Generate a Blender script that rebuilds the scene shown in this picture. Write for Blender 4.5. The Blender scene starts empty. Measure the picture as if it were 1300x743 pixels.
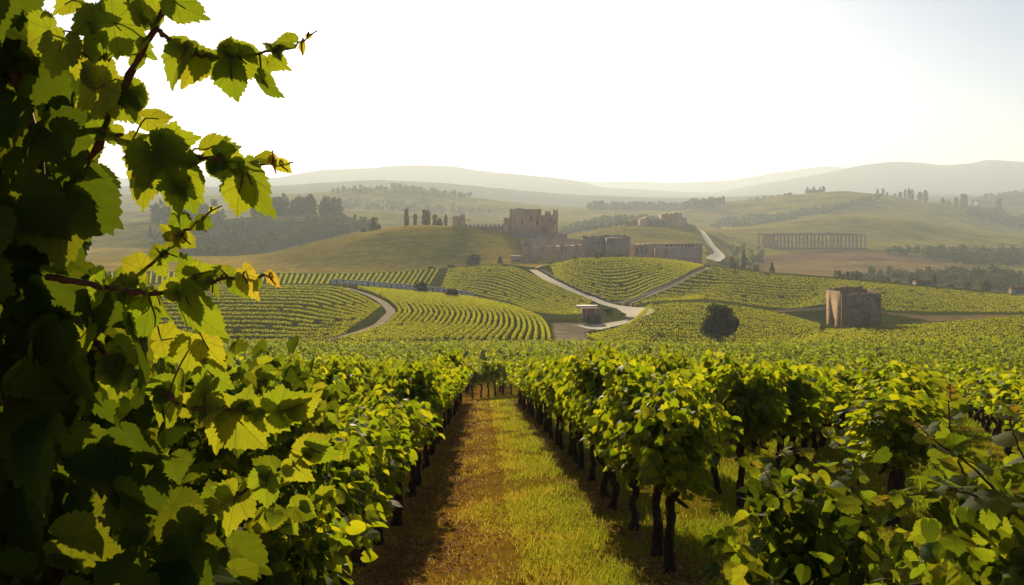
import bpy, math, random
import numpy as np

# ------------------------------------------------------------------ camera, sky, sun, exposure
S = bpy.context.scene
COL = S.collection
F, CX, HY = 1126.0, 650.0, 265.0            # focal length and level line, in photo pixels (1300 x 743)
cd = bpy.data.cameras.new('camera'); cam = bpy.data.objects.new('camera', cd); COL.objects.link(cam)
cd.sensor_width = 36; cd.lens = 36 * F / 1300; cd.shift_y = -(371.5 - HY) / 1300
cd.clip_start = 0.05; cd.clip_end = 40000
cam.rotation_euler = (math.radians(90), 0, 0)
S.camera = cam

SUN_EL, SUN_AZ = math.radians(17), math.radians(-4.8)     # azimuth measured from straight ahead, minus = left
W = bpy.data.worlds.new('World'); S.world = W; W.use_nodes = True
wn = W.node_tree.nodes; bg = wn['Background']
sky = wn.new('ShaderNodeTexSky'); sky.sky_type = 'NISHITA'; sky.sun_disc = False
sky.sun_elevation = SUN_EL; sky.sun_rotation = SUN_AZ
sky.air_density = 0.65; sky.dust_density = 1.0; sky.ozone_density = 1.0
W.node_tree.links.new(sky.outputs[0], bg.inputs[0]); bg.inputs[1].default_value = 0.065
sl = bpy.data.lights.new('sun', 'SUN'); sl.energy = 5.0; sl.angle = math.radians(0.5); sl.color = (1, 0.83, 0.54)
sun = bpy.data.objects.new('sun', sl); COL.objects.link(sun)
sun.rotation_euler = (math.radians(90) - SUN_EL, 0, math.pi - SUN_AZ)
sun.location = (0, 0, 60)
S.view_settings.view_transform = 'Standard'; S.view_settings.look = 'None'
S.view_settings.gamma = 1; S.view_settings.use_curve_mapping = False
S.view_settings.exposure = 0.68
S.render.engine = 'CYCLES'
cy = S.cycles
cy.max_bounces = 6; cy.diffuse_bounces = 3; cy.glossy_bounces = 2; cy.transmission_bounces = 4
cy.volume_bounces = 1; cy.transparent_max_bounces = 6
cy.caustics_reflective = False; cy.caustics_refractive = False
cy.sample_clamp_indirect = 4; cy.use_denoising = True
cy.use_adaptive_sampling = True; cy.adaptive_threshold = 0.015

rng = np.random.default_rng(7); random.seed(7)

# ------------------------------------------------------------------ helpers: objects and meshes
def tag(o, label=None, cat=None, group=None, kind=None):
    if label: o['label'] = label
    if cat: o['category'] = cat
    if group: o['group'] = group
    if kind: o['kind'] = kind
    return o

def mesh_np(name, V, Fs, uv=None):
    """V (n,3); Fs = list of (m,k) index arrays"""
    me = bpy.data.meshes.new(name)
    Fs = [np.asarray(f, dtype=np.int32) for f in Fs if len(f)]
    V = np.asarray(V, dtype=np.float32)
    loops = np.concatenate([f.ravel() for f in Fs])
    tot = np.concatenate([np.full(len(f), f.shape[1], np.int32) for f in Fs])
    start = np.concatenate([[0], np.cumsum(tot)[:-1]]).astype(np.int32)
    me.vertices.add(len(V)); me.vertices.foreach_set('co', V.ravel())
    me.loops.add(len(loops)); me.loops.foreach_set('vertex_index', loops)
    me.polygons.add(len(tot)); me.polygons.foreach_set('loop_start', start)
    me.polygons.foreach_set('loop_total', tot)
    if uv is not None:
        l = me.uv_layers.new(name='UVMap')
        l.data.foreach_set('uv', np.asarray(uv, np.float32)[loops].ravel())
    me.update(calc_edges=True)
    return me

def obj(name, me, mat, parent=None, loc=None, smooth=False):
    o = bpy.data.objects.new(name, me); COL.objects.link(o)
    if mat is not None and len(me.materials) == 0: me.materials.append(mat)
    if parent is not None: o.parent = parent
    if loc is not None: o.location = loc
    if smooth: me.polygons.foreach_set('use_smooth', np.ones(len(me.polygons), bool)); me.update()
    return o

def empty(name, loc=(0, 0, 0), rz=0, label=None, cat=None, group=None):
    o = bpy.data.objects.new(name, None); COL.objects.link(o)
    o.location = loc; o.rotation_euler = (0, 0, rz); o.empty_display_size = 0.2
    return tag(o, label, cat, group)

class MB:
    """collects boxes, extruded profiles and tubes into one mesh"""
    def __init__(s): s.V = []; s.P = []; s.n = 0
    def add(s, V, P):
        V = np.asarray(V, float).reshape(-1, 3)
        s.V.append(V); s.P += [[i + s.n for i in p] for p in P]; s.n += len(V); return s
    def box(s, x0, x1, y0, y1, z0, z1):
        V = [(x, y, z) for z in (z0, z1) for (x, y) in ((x0, y0), (x1, y0), (x1, y1), (x0, y1))]
        return s.add(V, [(3, 2, 1, 0), (4, 5, 6, 7), (0, 1, 5, 4), (1, 2, 6, 5), (2, 3, 7, 6), (3, 0, 4, 7)])
    def prism(s, foot, z0, z1):
        n = len(foot)
        V = [(x, y, z0) for x, y in foot] + [(x, y, z1) for x, y in foot]
        return s.add(V, [tuple(reversed(range(n))), tuple(range(n, 2 * n))] +
                     [(i, (i + 1) % n, n + (i + 1) % n, n + i) for i in range(n)])
    def profile(s, A, B, pts, t):
        """pts (s 0..1, z) outline in the vertical plane through A-B (xy), extruded by t behind it"""
        A = np.array(A, float); B = np.array(B, float); d = B - A; u = d / np.linalg.norm(d); nrm = np.array([-u[1], u[0]])
        n = len(pts); V = []
        for k in (0, t):
            for q, z in pts:
                p = A + d * q + nrm * k; V.append((p[0], p[1], z))
        return s.add(V, [tuple(range(n)), tuple(reversed(range(n, 2 * n)))] +
                     [((i + 1) % n, i, n + i, n + (i + 1) % n) for i in range(n)])
    def tube(s, P, R, n=7):
        V, Fq = tube_np(P, R, n); return s.add(V, [tuple(q) for q in Fq])
    def build(s, name, mat, parent=None, smooth=False):
        V = np.concatenate(s.V)
        me = bpy.data.meshes.new(name)
        by = {}
        for p in s.P: by.setdefault(len(p), []).append(p)
        me = mesh_np(name, V, [np.array(v) for v in by.values()])
        return obj(name, me, mat, parent, smooth=smooth)

def tube_np(P, R, n=7):
    P = np.asarray(P, float); m = len(P); R = np.broadcast_to(np.asarray(R, float), (m,))
    T = np.gradient(P, axis=0); T /= np.linalg.norm(T, axis=1)[:, None] + 1e-9
    ref = np.array([0.31, 0.9, 0.12]);
    X = np.cross(T, ref); X /= np.linalg.norm(X, axis=1)[:, None] + 1e-9
    Y = np.cross(T, X)
    a = np.linspace(0, 2 * np.pi, n, endpoint=False)
    V = P[:, None] + R[:, None, None] * (np.cos(a)[None, :, None] * X[:, None] + np.sin(a)[None, :, None] * Y[:, None])
    i = np.arange(m - 1)[:, None] * n; j = np.arange(n)[None]; j2 = (j + 1) % n
    Q = np.stack([i + j, i + j2, i + n + j2, i + n + j], -1).reshape(-1, 4)
    return V.reshape(-1, 3), Q

def smooth_path(P, m):
    P = np.asarray(P, float); t = np.concatenate([[0], np.cumsum(np.linalg.norm(np.diff(P, axis=0), axis=1))])
    tt = np.linspace(0, t[-1], m)
    return np.stack([pchip1(t, P[:, k], tt) for k in range(P.shape[1])], 1)

# ------------------------------------------------------------------ monotone cubic interpolation
def pchip_rows(x, y, q):
    """x, y (N,K) knots per row, q (N,)"""
    h = np.diff(x, axis=1); dl = np.diff(y, axis=1) / h
    d = np.zeros_like(y)
    a, b = dl[:, :-1], dl[:, 1:]; w1 = 2 * h[:, 1:] + h[:, :-1]; w2 = h[:, 1:] + 2 * h[:, :-1]
    ok = a * b > 0
    with np.errstate(divide='ignore', invalid='ignore'):
        hm = (w1 + w2) / (w1 / a + w2 / b)
    d[:, 1:-1] = np.where(ok, hm, 0); d[:, 0] = dl[:, 0]; d[:, -1] = dl[:, -1]
    k = np.clip((x <= q[:, None]).sum(1) - 1, 0, x.shape[1] - 2); r = np.arange(len(q))
    hh = h[r, k]; t = np.clip((q - x[r, k]) / hh, 0, 1)
    t2, t3 = t * t, t * t * t
    return ((2 * t3 - 3 * t2 + 1) * y[r, k] + (t3 - 2 * t2 + t) * hh * d[r, k] +
            (-2 * t3 + 3 * t2) * y[r, k + 1] + (t3 - t2) * hh * d[r, k + 1])

def pchip1(x, y, q):
    x = np.asarray(x, float); y = np.asarray(y, float); q = np.clip(np.asarray(q, float), x[0], x[-1])
    n = q.size
    return pchip_rows(np.broadcast_to(x, (n, len(x))), np.broadcast_to(y, (n, len(y))), q.ravel()).reshape(q.shape)

# ------------------------------------------------------------------ the terrain: rolling ridges and dips
# each line runs across the land: (column, height row, distance); heights are kept as real z
CURVES = [
  [(-900, 449, 150), (1000, 449, 150), (1300, 447, 150), (2200, 446, 150)],
  [(-900, 437, 205), (850, 438, 205), (930, 438, 205), (1100, 436, 205), (1300, 430, 205), (2200, 425, 205)],
  [(-900, 362, 340), (250, 360, 340), (415, 361, 340), (500, 367, 330), (600, 379, 310), (660, 393, 290), (700, 411, 262),
   (760, 404, 300), (800, 397, 308), (830, 386, 312), (885, 384, 314), (934, 388, 314), (986, 397, 300), (1041, 411, 281),
   (1080, 415, 275), (1121, 414, 272), (1177, 411, 270), (1300, 401, 265), (1500, 388, 262), (2200, 380, 262)],
  [(-900, 366, 372), (415, 364, 372), (500, 368, 365), (600, 381, 345), (660, 392, 325), (700, 399, 305), (760, 389, 332),
   (800, 385, 340), (830, 379, 345), (890, 378, 350), (986, 396, 330), (1041, 410, 312), (1121, 413, 305), (1300, 404, 300), (2200, 385, 300)],
  [(-900, 347, 440), (250, 345, 440), (415, 348, 440), (500, 346, 440), (580, 339, 440), (640, 336, 440), (680, 341, 435),
   (700, 337, 440), (740, 328.5, 450), (800, 327, 450), (860, 331, 450), (900, 338, 445), (974, 348, 440), (1060, 355, 430),
   (1160, 364.5, 420), (1300, 377, 400), (1500, 390, 390), (2200, 400, 390)],
  [(-900, 352, 485), (415, 351, 485), (580, 343, 485), (640, 337, 485), (680, 336, 490), (720, 332, 500), (800, 334, 520),
   (860, 338, 530), (950, 347, 560), (1060, 357, 600), (1160, 365, 600), (1300, 376, 600), (2200, 390, 600)],
  [(-900, 335, 600), (290, 327, 600), (330, 324, 600), (400, 308, 600), (470, 293.5, 600), (530, 286, 600), (580, 287, 600),
   (620, 292, 600), (660, 300, 600), (700, 308, 600), (760, 319, 600), (800, 324, 610), (850, 327, 620), (900, 329, 640),
   (930, 333, 740), (1000, 340, 760), (1100, 345, 760), (1200, 350, 760), (1300, 355, 760), (2200, 365, 760)],
  [(-900, 335, 740), (250, 322, 740), (400, 318, 740), (640, 318, 740), (760, 314, 760), (800, 311, 780), (890, 312, 790),
   (930, 322, 880), (1000, 326, 890), (1100, 328, 890), (1200, 334, 890), (1300, 341, 890), (2200, 350, 890)],
  [(-900, 290, 1000), (250, 281, 1000), (330, 275, 1000), (380, 273.5, 1000), (440, 277, 1000), (480, 286, 1000), (530, 293, 1000),
   (640, 300, 1000), (720, 298, 980), (770, 289.5, 960), (815, 286, 950), (870, 289, 960), (905, 298, 1000), (930, 311, 1000),
   (1000, 316, 1010), (1100, 316, 1010), (1200, 322, 1010), (1300, 328, 1010), (2200, 330, 1010)],
  [(-900, 296, 1200), (250, 284, 1200), (480, 291, 1200), (640, 302, 1200), (730, 298, 1200), (800, 294, 1200), (900, 293, 1200),
   (1000, 299, 1200), (1100, 303, 1200), (1200, 309, 1200), (1300, 314, 1200), (2200, 325, 1200)],
  [(-900, 275, 1400), (250, 267, 1400), (415, 268, 1400), (500, 270, 1400), (560, 274, 1400), (640, 280, 1400), (730, 281, 1400),
   (800, 280, 1400), (850, 284, 1400), (900, 291, 1400), (1008, 281, 1400), (1054, 275, 1400), (1134, 277, 1400), (1177, 284, 1400),
   (1238, 294.5, 1400), (1300, 301, 1400), (2200, 320, 1400)],
  [(-900, 275, 1620), (480, 269, 1620), (640, 280, 1620), (850, 281, 1620), (900, 288, 1620), (1008, 278, 1620), (1054, 273, 1620),
   (1134, 275, 1620), (1177, 280, 1620), (1238, 291, 1620), (1300, 299, 1620), (2200, 316, 1620)],
  [(-900, 250, 2000), (330, 248, 2000), (390, 246, 2000), (440, 241, 2000), (500, 239.5, 2000), (560, 246, 2000), (640, 256, 2000),
   (720, 264, 2000), (800, 267, 2000), (850, 268, 2000), (900, 260, 2000), (940, 255, 2000), (1023, 246, 2000), (1072, 242.5, 2000),
   (1115, 246.5, 2000), (1177, 257.5, 2000), (1208, 262, 2000), (1300, 285, 2000), (2200, 300, 2000)],
  [(-900, 256, 2600), (500, 247, 2600), (640, 258, 2600), (850, 267, 2600), (1072, 250, 2600), (1177, 257, 2600), (1230, 254, 2600), (1300, 253, 2600), (2200, 262, 2600)],
  [(-900, 240, 3800), (340, 236, 3800), (480, 230, 3800), (560, 232, 3800), (640, 240, 3800), (760, 249, 3800), (900, 251, 3800),
   (1000, 247, 3800), (1100, 245, 3800), (1240, 250, 3800), (1300, 246, 3800), (2200, 240, 3800)],
  [(-900, 246, 4800), (340, 240, 4800), (640, 244, 4800), (900, 252, 4800), (1100, 246, 4800), (1300, 244, 4800), (2200, 244, 4800)],
  [(-900, 238, 6500), (200, 226, 6500), (340, 226, 6500), (400, 217, 6500), (440, 214.5, 6500), (480, 213, 6500), (520, 211, 6500), (560, 211.5, 6500),
   (640, 219.5, 6500), (720, 228, 6500), (780, 240, 6500), (850, 243, 6500), (900, 244, 6500), (930, 240, 6500), (960, 235, 6500), (1040, 222, 6500),
   (1090, 212, 6500), (1150, 205.5, 6500), (1200, 209, 6500), (1235, 207, 6500), (1256, 204, 6500), (1300, 206.5, 6500), (1500, 215, 6500), (2200, 230, 6500)],
  [(-900, 250, 7500), (780, 245, 7500), (1000, 240, 7500), (1300, 225, 7500), (2200, 240, 7500)],
  [(-900, 240, 8800), (640, 238, 8800), (740, 230, 8800), (800, 230, 8800), (850, 233, 8800), (900, 231, 8800), (1000, 217, 8800),
   (1050, 211, 8800), (1090, 215, 8800), (1200, 230, 8800), (2200, 240, 8800)],
  [(-900, 262, 10500), (2200, 262, 10500)],
]
NEAR = [(-80, 8.0), (-20, 1.34), (0, -2.1), (25, -6.4), (50, -10.7), (100, -18.5)]
CT = []
xs_tab = np.arange(-900, 2201, 4.0)
for ci, c in enumerate(CURVES):
    c = np.array(c, float)
    yy = pchip1(c[:, 0], c[:, 1], xs_tab); YY = pchip1(c[:, 0], c[:, 2], xs_tab)
    if ci >= 12:                                        # uneven crests far away
        for q in range(4):
            yy += (0.55 if ci < 16 else 0.75) * np.sin(xs_tab * (0.023 * 1.9 ** q) + ci * 2.3 + q) / (1 + q)
    CT.append(((HY - yy) / F * YY, YY))
CTZ = np.stack([c[0] for c in CT], 1); CTY = np.stack([c[1] for c in CT], 1)

def gz(X, Y):
    X = np.atleast_1d(np.asarray(X, float)); Y = np.atleast_1d(np.asarray(Y, float))
    X, Y = np.broadcast_arrays(X, Y); shp = X.shape; X = X.ravel(); Y = Y.ravel()
    out = np.empty(len(X))
    for s in range(0, len(X), 60000):
        x, y = X[s:s + 60000], Y[s:s + 60000]
        px = np.clip(CX + F * x / np.maximum(y, 40), -900, 2199.9)
        i = ((px + 900) / 4).astype(int); i = np.clip(i, 0, len(xs_tab) - 2); t = ((px + 900) / 4 - i)[:, None]
        kz = CTZ[i] * (1 - t) + CTZ[i + 1] * t; ky = CTY[i] * (1 - t) + CTY[i + 1] * t
        n = len(x); nk = np.array(NEAR, float)
        KY = np.concatenate([np.broadcast_to(nk[:, 0], (n, len(nk))), ky], 1)
        KZ = np.concatenate([np.broadcast_to(nk[:, 1], (n, len(nk))), kz], 1)
        out[s:s + 60000] = pchip_rows(KY, KZ, y)
    return out.reshape(shp)

def g1(x, y): return float(gz(x, y)[0])

def cast(px, py, Y0, Y1, n=240):
    """where the ray through a photo point first meets the land between two distances"""
    Ys = np.linspace(Y0, Y1, n); X = (px - CX) / F * Ys; gap = (HY - py) / F * Ys - gz(X, Ys)
    w = np.where(gap <= 0)[0]
    if len(w) and w[0] > 0:
        i = w[0]; t = gap[i - 1] / (gap[i - 1] - gap[i] + 1e-12); Y = Ys[i - 1] + t * (Ys[i] - Ys[i - 1])
    elif len(w): Y = Ys[0]
    else: Y = Ys[np.argmin(gap / Ys)]
    x = (px - CX) / F * Y
    return np.array([x, Y, g1(x, Y)])

def inpoly(px, py, poly):
    r = np.zeros(px.shape, bool); n = len(poly)
    for i in range(n):
        x0, y0 = poly[i]; x1, y1 = poly[(i + 1) % n]
        if y0 == y1: continue
        c = ((y0 > py) != (y1 > py)) & (px < (x1 - x0) * (py - y0) / (y1 - y0) + x0)
        r ^= c
    return r

# ------------------------------------------------------------------ materials
def newmat(name):
    m = bpy.data.materials.new(name); m.use_nodes = True
    nt = m.node_tree; nt.nodes.clear()
    return m, nt, nt.nodes, nt.links

def ramp(nd, stops):
    r = nd.new('ShaderNodeValToRGB'); e = r.color_ramp.elements
    while len(e) < len(stops): e.new(0.5)
    for k, (p, c) in enumerate(stops): e[k].position = p; e[k].color = (*c, 1)
    return r

def noise(nd, ln, scale, detail=4, coord=None, rough=0.55):
    n = nd.new('ShaderNodeTexNoise'); n.inputs['Scale'].default_value = scale
    n.inputs['Detail'].default_value = detail; n.inputs['Roughness'].default_value = rough
    if coord is not None: ln.new(coord, n.inputs['Vector'])
    return n

def math_node(nd, ln, op, a, b=None, c=None):
    n = nd.new('ShaderNodeMath'); n.operation = op
    for k, v in enumerate((a, b, c)):
        if v is None: continue
        if isinstance(v, (int, float)): n.inputs[k].default_value = v
        else: ln.new(v, n.inputs[k])
    return n.outputs[0]

def mixc(nd, ln, fac, a, b, blend='MIX'):
    n = nd.new('ShaderNodeMix'); n.data_type = 'RGBA'; n.blend_type = blend
    for k, v in ((0, fac), (6, a), (7, b)):
        if isinstance(v, (int, float)): n.inputs[k].default_value = v
        elif isinstance(v, tuple): n.inputs[k].default_value = (*v, 1)
        else: ln.new(v, n.inputs[k])
    return n.outputs[2]

def leaf_mat(name, dif, trn, mixf=0.5, veins=False, rough=0.6, spots=False, spec=0.16):
    """thin leaf: reflects a little, lets the light through; dif / trn = lists of three colours"""
    m, nt, nd, ln = newmat(name)
    geo = nd.new('ShaderNodeNewGeometry'); rnd = geo.outputs['Random Per Island']
    rd = ramp(nd, [(0, dif[0]), (0.55, dif[1]), (1, dif[2])]); ln.new(rnd, rd.inputs[0])
    rt = ramp(nd, [(0, trn[0]), (0.6, trn[1]), (1, trn[2])]); ln.new(rnd, rt.inputs[0])
    cd_, ct = rd.outputs[0], rt.outputs[0]
    bumpin = None
    if veins:
        tc = nd.new('ShaderNodeTexCoord'); sep = nd.new('ShaderNodeSeparateXYZ'); ln.new(tc.outputs['UV'], sep.inputs[0])
        ax = math_node(nd, ln, 'ABSOLUTE', sep.outputs[0]); y = sep.outputs[1]
        lines = []
        for a in (0.0, 0.72, 1.42, 2.25):               # main veins spread from the stalk
            d = math_node(nd, ln, 'ABSOLUTE', math_node(nd, ln, 'SUBTRACT', math_node(nd, ln, 'MULTIPLY', ax, math.cos(a)),
                          math_node(nd, ln, 'MULTIPLY', y, math.sin(a))))
            lines.append(d)
        mn = lines[0]
        for l in lines[1:]: mn = math_node(nd, ln, 'MINIMUM', mn, l)
        v1 = math_node(nd, ln, 'LESS_THAN', mn, 0.011)
        st = math_node(nd, ln, 'FRACT', math_node(nd, ln, 'MULTIPLY', math_node(nd, ln, 'SUBTRACT', y, math_node(nd, ln, 'MULTIPLY', ax, 0.85)), 8.0))
        st = math_node(nd, ln, 'ABSOLUTE', math_node(nd, ln, 'SUBTRACT', st, 0.5))
        v2 = math_node(nd, ln, 'MULTIPLY', math_node(nd, ln, 'LESS_THAN', st, 0.055), 0.5)
        vv = math_node(nd, ln, 'MAXIMUM', v1, v2)
        ct = mixc(nd, ln, math_node(nd, ln, 'MULTIPLY', vv, 0.55), ct, (0.10, 0.13, 0.01))
        cd_ = mixc(nd, ln, math_node(nd, ln, 'MULTIPLY', vv, 0.3), cd_, (0.06, 0.085, 0.025))
        n3 = noise(nd, ln, 5.0, 5, tc.outputs['UV'])
        ct = mixc(nd, ln, 0.6, ct, mixc(nd, ln, n3.outputs['Fac'], (0.45, 0.5, 0.4), (1.25, 1.2, 1.0)), 'MULTIPLY')
        bumpin = math_node(nd, ln, 'SUBTRACT', n3.outputs['Fac'], vv)
    if spots:
        tc2 = nd.new('ShaderNodeTexCoord')
        n4 = noise(nd, ln, 9.0, 3, tc2.outputs['Object'])
        rr = ramp(nd, [(0.62, (0, 0, 0)), (0.72, (1, 1, 1))]); ln.new(n4.outputs['Fac'], rr.inputs[0])
        ct = mixc(nd, ln, math_node(nd, ln, 'MULTIPLY', rr.outputs[0], 0.35), ct, (0.30, 0.16, 0.02))
    p = nd.new('ShaderNodeBsdfPrincipled'); ln.new(cd_, p.inputs['Base Color']); p.inputs['Roughness'].default_value = rough
    p.inputs['Specular IOR Level'].default_value = spec
    t = nd.new('ShaderNodeBsdfTranslucent'); ln.new(ct, t.inputs[0])
    if bumpin is not None:
        b = nd.new('ShaderNodeBump'); b.inputs['Strength'].default_value = 0.15; b.inputs['Distance'].default_value = 0.003
        ln.new(bumpin, b.inputs['Height']); ln.new(b.outputs[0], p.inputs['Normal'])
    mx = nd.new('ShaderNodeMixShader'); mx.inputs[0].default_value = mixf
    ln.new(p.outputs[0], mx.inputs[1]); ln.new(t.outputs[0], mx.inputs[2])
    o = nd.new('ShaderNodeOutputMaterial'); ln.new(mx.outputs[0], o.inputs[0])
    return m

def plain_mat(name, c1, c2, scale=1.0, rough=0.9, bump=0.0, bdist=0.05, stretch=None, c3=None, s3=0.3):
    m, nt, nd, ln = newmat(name)
    tc = nd.new('ShaderNodeTexCoord'); co = tc.outputs['Object']
    if stretch:
        mp = nd.new('ShaderNodeMapping'); mp.inputs['Scale'].default_value = stretch; ln.new(co, mp.inputs[0]); co = mp.outputs[0]
    n = noise(nd, ln, scale, 6, co, 0.65)
    r = ramp(nd, [(0.3, c1), (0.7, c2)]); ln.new(n.outputs['Fac'], r.inputs[0]); c = r.outputs[0]
    if c3:
        n2 = noise(nd, ln, scale * s3, 4, co); r2 = ramp(nd, [(0.5, (0, 0, 0)), (0.65, (1, 1, 1))]); ln.new(n2.outputs['Fac'], r2.inputs[0])
        c = mixc(nd, ln, math_node(nd, ln, 'MULTIPLY', r2.outputs[0], 0.7), c, c3)
    p = nd.new('ShaderNodeBsdfPrincipled'); ln.new(c, p.inputs['Base Color']); p.inputs['Roughness'].default_value = rough
    p.inputs['Specular IOR Level'].default_value = 0.05
    if bump:
        b = nd.new('ShaderNodeBump'); b.inputs['Strength'].default_value = bump; b.inputs['Distance'].default_value = bdist
        ln.new(n.outputs['Fac'], b.inputs['Height']); ln.new(b.outputs[0], p.inputs['Normal'])
    o = nd.new('ShaderNodeOutputMaterial'); ln.new(p.outputs[0], o.inputs[0])
    return m

M_LEAF = leaf_mat('large_vine_leaf', [(0.03, 0.062, 0.012), (0.042, 0.08, 0.014), (0.065, 0.095, 0.018)],
                  [(0.25, 0.34, 0.012), (0.38, 0.43, 0.014), (0.52, 0.48, 0.018)], 0.52, veins=True, spots=True, rough=0.75)
M_YOUNG = leaf_mat('young_vine_leaf', [(0.10, 0.09, 0.02), (0.10, 0.12, 0.02), (0.08, 0.12, 0.02)],
                   [(0.66, 0.40, 0.04), (0.6, 0.5, 0.03), (0.5, 0.5, 0.02)], 0.6, veins=True)
M_VINE = leaf_mat('vine_leaf', [(0.032, 0.058, 0.006), (0.055, 0.085, 0.007), (0.11, 0.12, 0.010)],
                  [(0.25, 0.36, 0.006), (0.46, 0.52, 0.008), (0.66, 0.62, 0.012)], 0.5)
M_SHADELEAF = leaf_mat('shaded_vine_leaf', [(0.020, 0.038, 0.008), (0.028, 0.05, 0.010), (0.04, 0.06, 0.012)],
                  [(0.09, 0.13, 0.006), (0.15, 0.20, 0.008), (0.27, 0.28, 0.01)], 0.42, veins=True, spots=True, rough=1.0, spec=0.02)  # darker copy of the large leaf: self-shade painted into its colour
M_ROWS = leaf_mat('hill_vine_foliage', [(0.07, 0.085, 0.005), (0.11, 0.115, 0.006), (0.16, 0.145, 0.008)],
                  [(0.42, 0.46, 0.005), (0.52, 0.51, 0.006), (0.62, 0.56, 0.010)], 0.55, rough=1.0, spec=0.0)
M_TREE = leaf_mat('tree_foliage', [(0.022, 0.038, 0.010), (0.034, 0.054, 0.012), (0.055, 0.072, 0.016)],
                  [(0.06, 0.085, 0.008), (0.10, 0.125, 0.012), (0.15, 0.16, 0.015)], 0.38, rough=1.0, spec=0.0)
M_OLIVE = leaf_mat('autumn_tree_foliage', [(0.05, 0.05, 0.016), (0.07, 0.06, 0.02), (0.09, 0.07, 0.025)],
                   [(0.12, 0.11, 0.02), (0.18, 0.14, 0.03), (0.2, 0.15, 0.03)], 0.35, rough=1.0, spec=0.0)
M_BARK = plain_mat('vine_bark', (0.022, 0.014, 0.009), (0.085, 0.055, 0.034), 26, 0.95, 0.9, 0.02, (1, 1, 0.22))
M_CANE = plain_mat('vine_cane', (0.07, 0.028, 0.018), (0.15, 0.07, 0.04), 60, 0.6, 0.4, 0.003)
M_PETIOLE = plain_mat('leaf_stalk', (0.16, 0.10, 0.035), (0.22, 0.09, 0.04), 40, 0.55)
M_TRUNK = plain_mat('tree_bark', (0.03, 0.022, 0.015), (0.07, 0.05, 0.035), 6, 0.95, 0.5, 0.05)
M_STONE = plain_mat('castle_stone', (0.52, 0.285, 0.165), (0.78, 0.49, 0.315), 0.9, 0.95, 0.8, 0.4, (1, 1, 0.35), (0.30, 0.19, 0.135), 0.22)
M_STONE2 = plain_mat('grey_pink_stone', (0.32, 0.215, 0.16), (0.54, 0.38, 0.29), 0.9, 0.95, 0.8, 0.4, (1, 1, 0.5), (0.20, 0.15, 0.12), 0.25)
M_COLUMN = plain_mat('weathered_red_stone', (0.20, 0.10, 0.07), (0.36, 0.20, 0.14), 0.5, 0.95, 0.6, 0.3)
M_RUBBLE = plain_mat('house_stone', (0.28, 0.165, 0.085), (0.54, 0.345, 0.20), 2.2, 0.95, 0.9, 0.15, (1, 1, 1.4), (0.13, 0.09, 0.06), 0.18)
M_TOPSTONE = plain_mat('wall_coping', (0.42, 0.31, 0.23), (0.55, 0.42, 0.32), 1.2, 0.95)
M_DARK = plain_mat('dark_opening', (0.018, 0.014, 0.012), (0.03, 0.024, 0.02), 1, 0.9)
M_PALE = plain_mat('pale_plaster', (0.68, 0.63, 0.54), (0.8, 0.76, 0.66), 0.8, 0.9, 0.2, 0.05)
M_PLASTER = plain_mat('farm_plaster', (0.36, 0.30, 0.22), (0.48, 0.41, 0.31), 0.8, 0.9)
M_DARKSTONE = plain_mat('dark_stone', (0.10, 0.075, 0.055), (0.19, 0.15, 0.11), 1.6, 0.95, 0.6, 0.1)
M_ROAD = plain_mat('gravel_road', (0.46, 0.38, 0.27), (0.62, 0.53, 0.40), 0.5, 0.95, 0.3, 0.05)
M_TRACK = plain_mat('dirt_track', (0.15, 0.10, 0.05), (0.27, 0.19, 0.10), 0.6, 0.95, 0.3, 0.05)
M_DARKTRACK = plain_mat('dark_track', (0.08, 0.06, 0.035), (0.14, 0.10, 0.06), 0.6, 0.95)
M_ROOF = plain_mat('terracotta_roof', (0.28, 0.11, 0.06), (0.42, 0.19, 0.10), 1.0, 0.9, 0.4, 0.1, (1, 6, 1))
M_HUTBRICK = plain_mat('hut_brick', (0.26, 0.10, 0.07), (0.38, 0.17, 0.11), 1.4, 0.9)
M_SLATE = plain_mat('dark_shed_panel', (0.03, 0.032, 0.032), (0.06, 0.06, 0.058), 1.2, 0.8)

# ground: one sheet, land use kept per vertex
GM, nt, nd, ln = newmat('ground')
at = nd.new('ShaderNodeAttribute'); at.attribute_name = 'land'
at2 = nd.new('ShaderNodeAttribute'); at2.attribute_name = 'mix'
tc = nd.new('ShaderNodeTexCoord'); co = tc.outputs['Object']
sep = nd.new('ShaderNodeSeparateColor'); ln.new(at2.outputs['Color'], sep.inputs[0])   # R soil, G near, B dry
na = noise(nd, ln, 1.6, 8, co, 0.7); nb = noise(nd, ln, 0.35, 4, co); nc = noise(nd, ln, 14.0, 6, co, 0.75); nf = noise(nd, ln, 0.02, 6, co, 0.6)
grass = ramp(nd, [(0.30, (0.08, 0.08, 0.008)), (0.5, (0.19, 0.165, 0.012)), (0.72, (0.32, 0.24, 0.02))]); ln.new(na.outputs['Fac'], grass.inputs[0])
dry = ramp(nd, [(0.30, (0.17, 0.072, 0.012)), (0.55, (0.40, 0.205, 0.03)), (0.75, (0.55, 0.33, 0.05))]); ln.new(nc.outputs['Fac'], dry.inputs[0])
soil = ramp(nd, [(0.30, (0.04, 0.02, 0.009)), (0.55, (0.13, 0.062, 0.024)), (0.75, (0.25, 0.125, 0.045))]); ln.new(nc.outputs['Fac'], soil.inputs[0])
dfac = math_node(nd, ln, 'SMOOTH_MIN', 1.0, math_node(nd, ln, 'MAXIMUM', 0.0, math_node(nd, ln, 'ADD', sep.outputs[2],
       math_node(nd, ln, 'MULTIPLY', math_node(nd, ln, 'SUBTRACT', nb.outputs['Fac'], 0.5), 1.6))), 0.1)
nearc = mixc(nd, ln, dfac, grass.outputs[0], dry.outputs[0])
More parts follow.
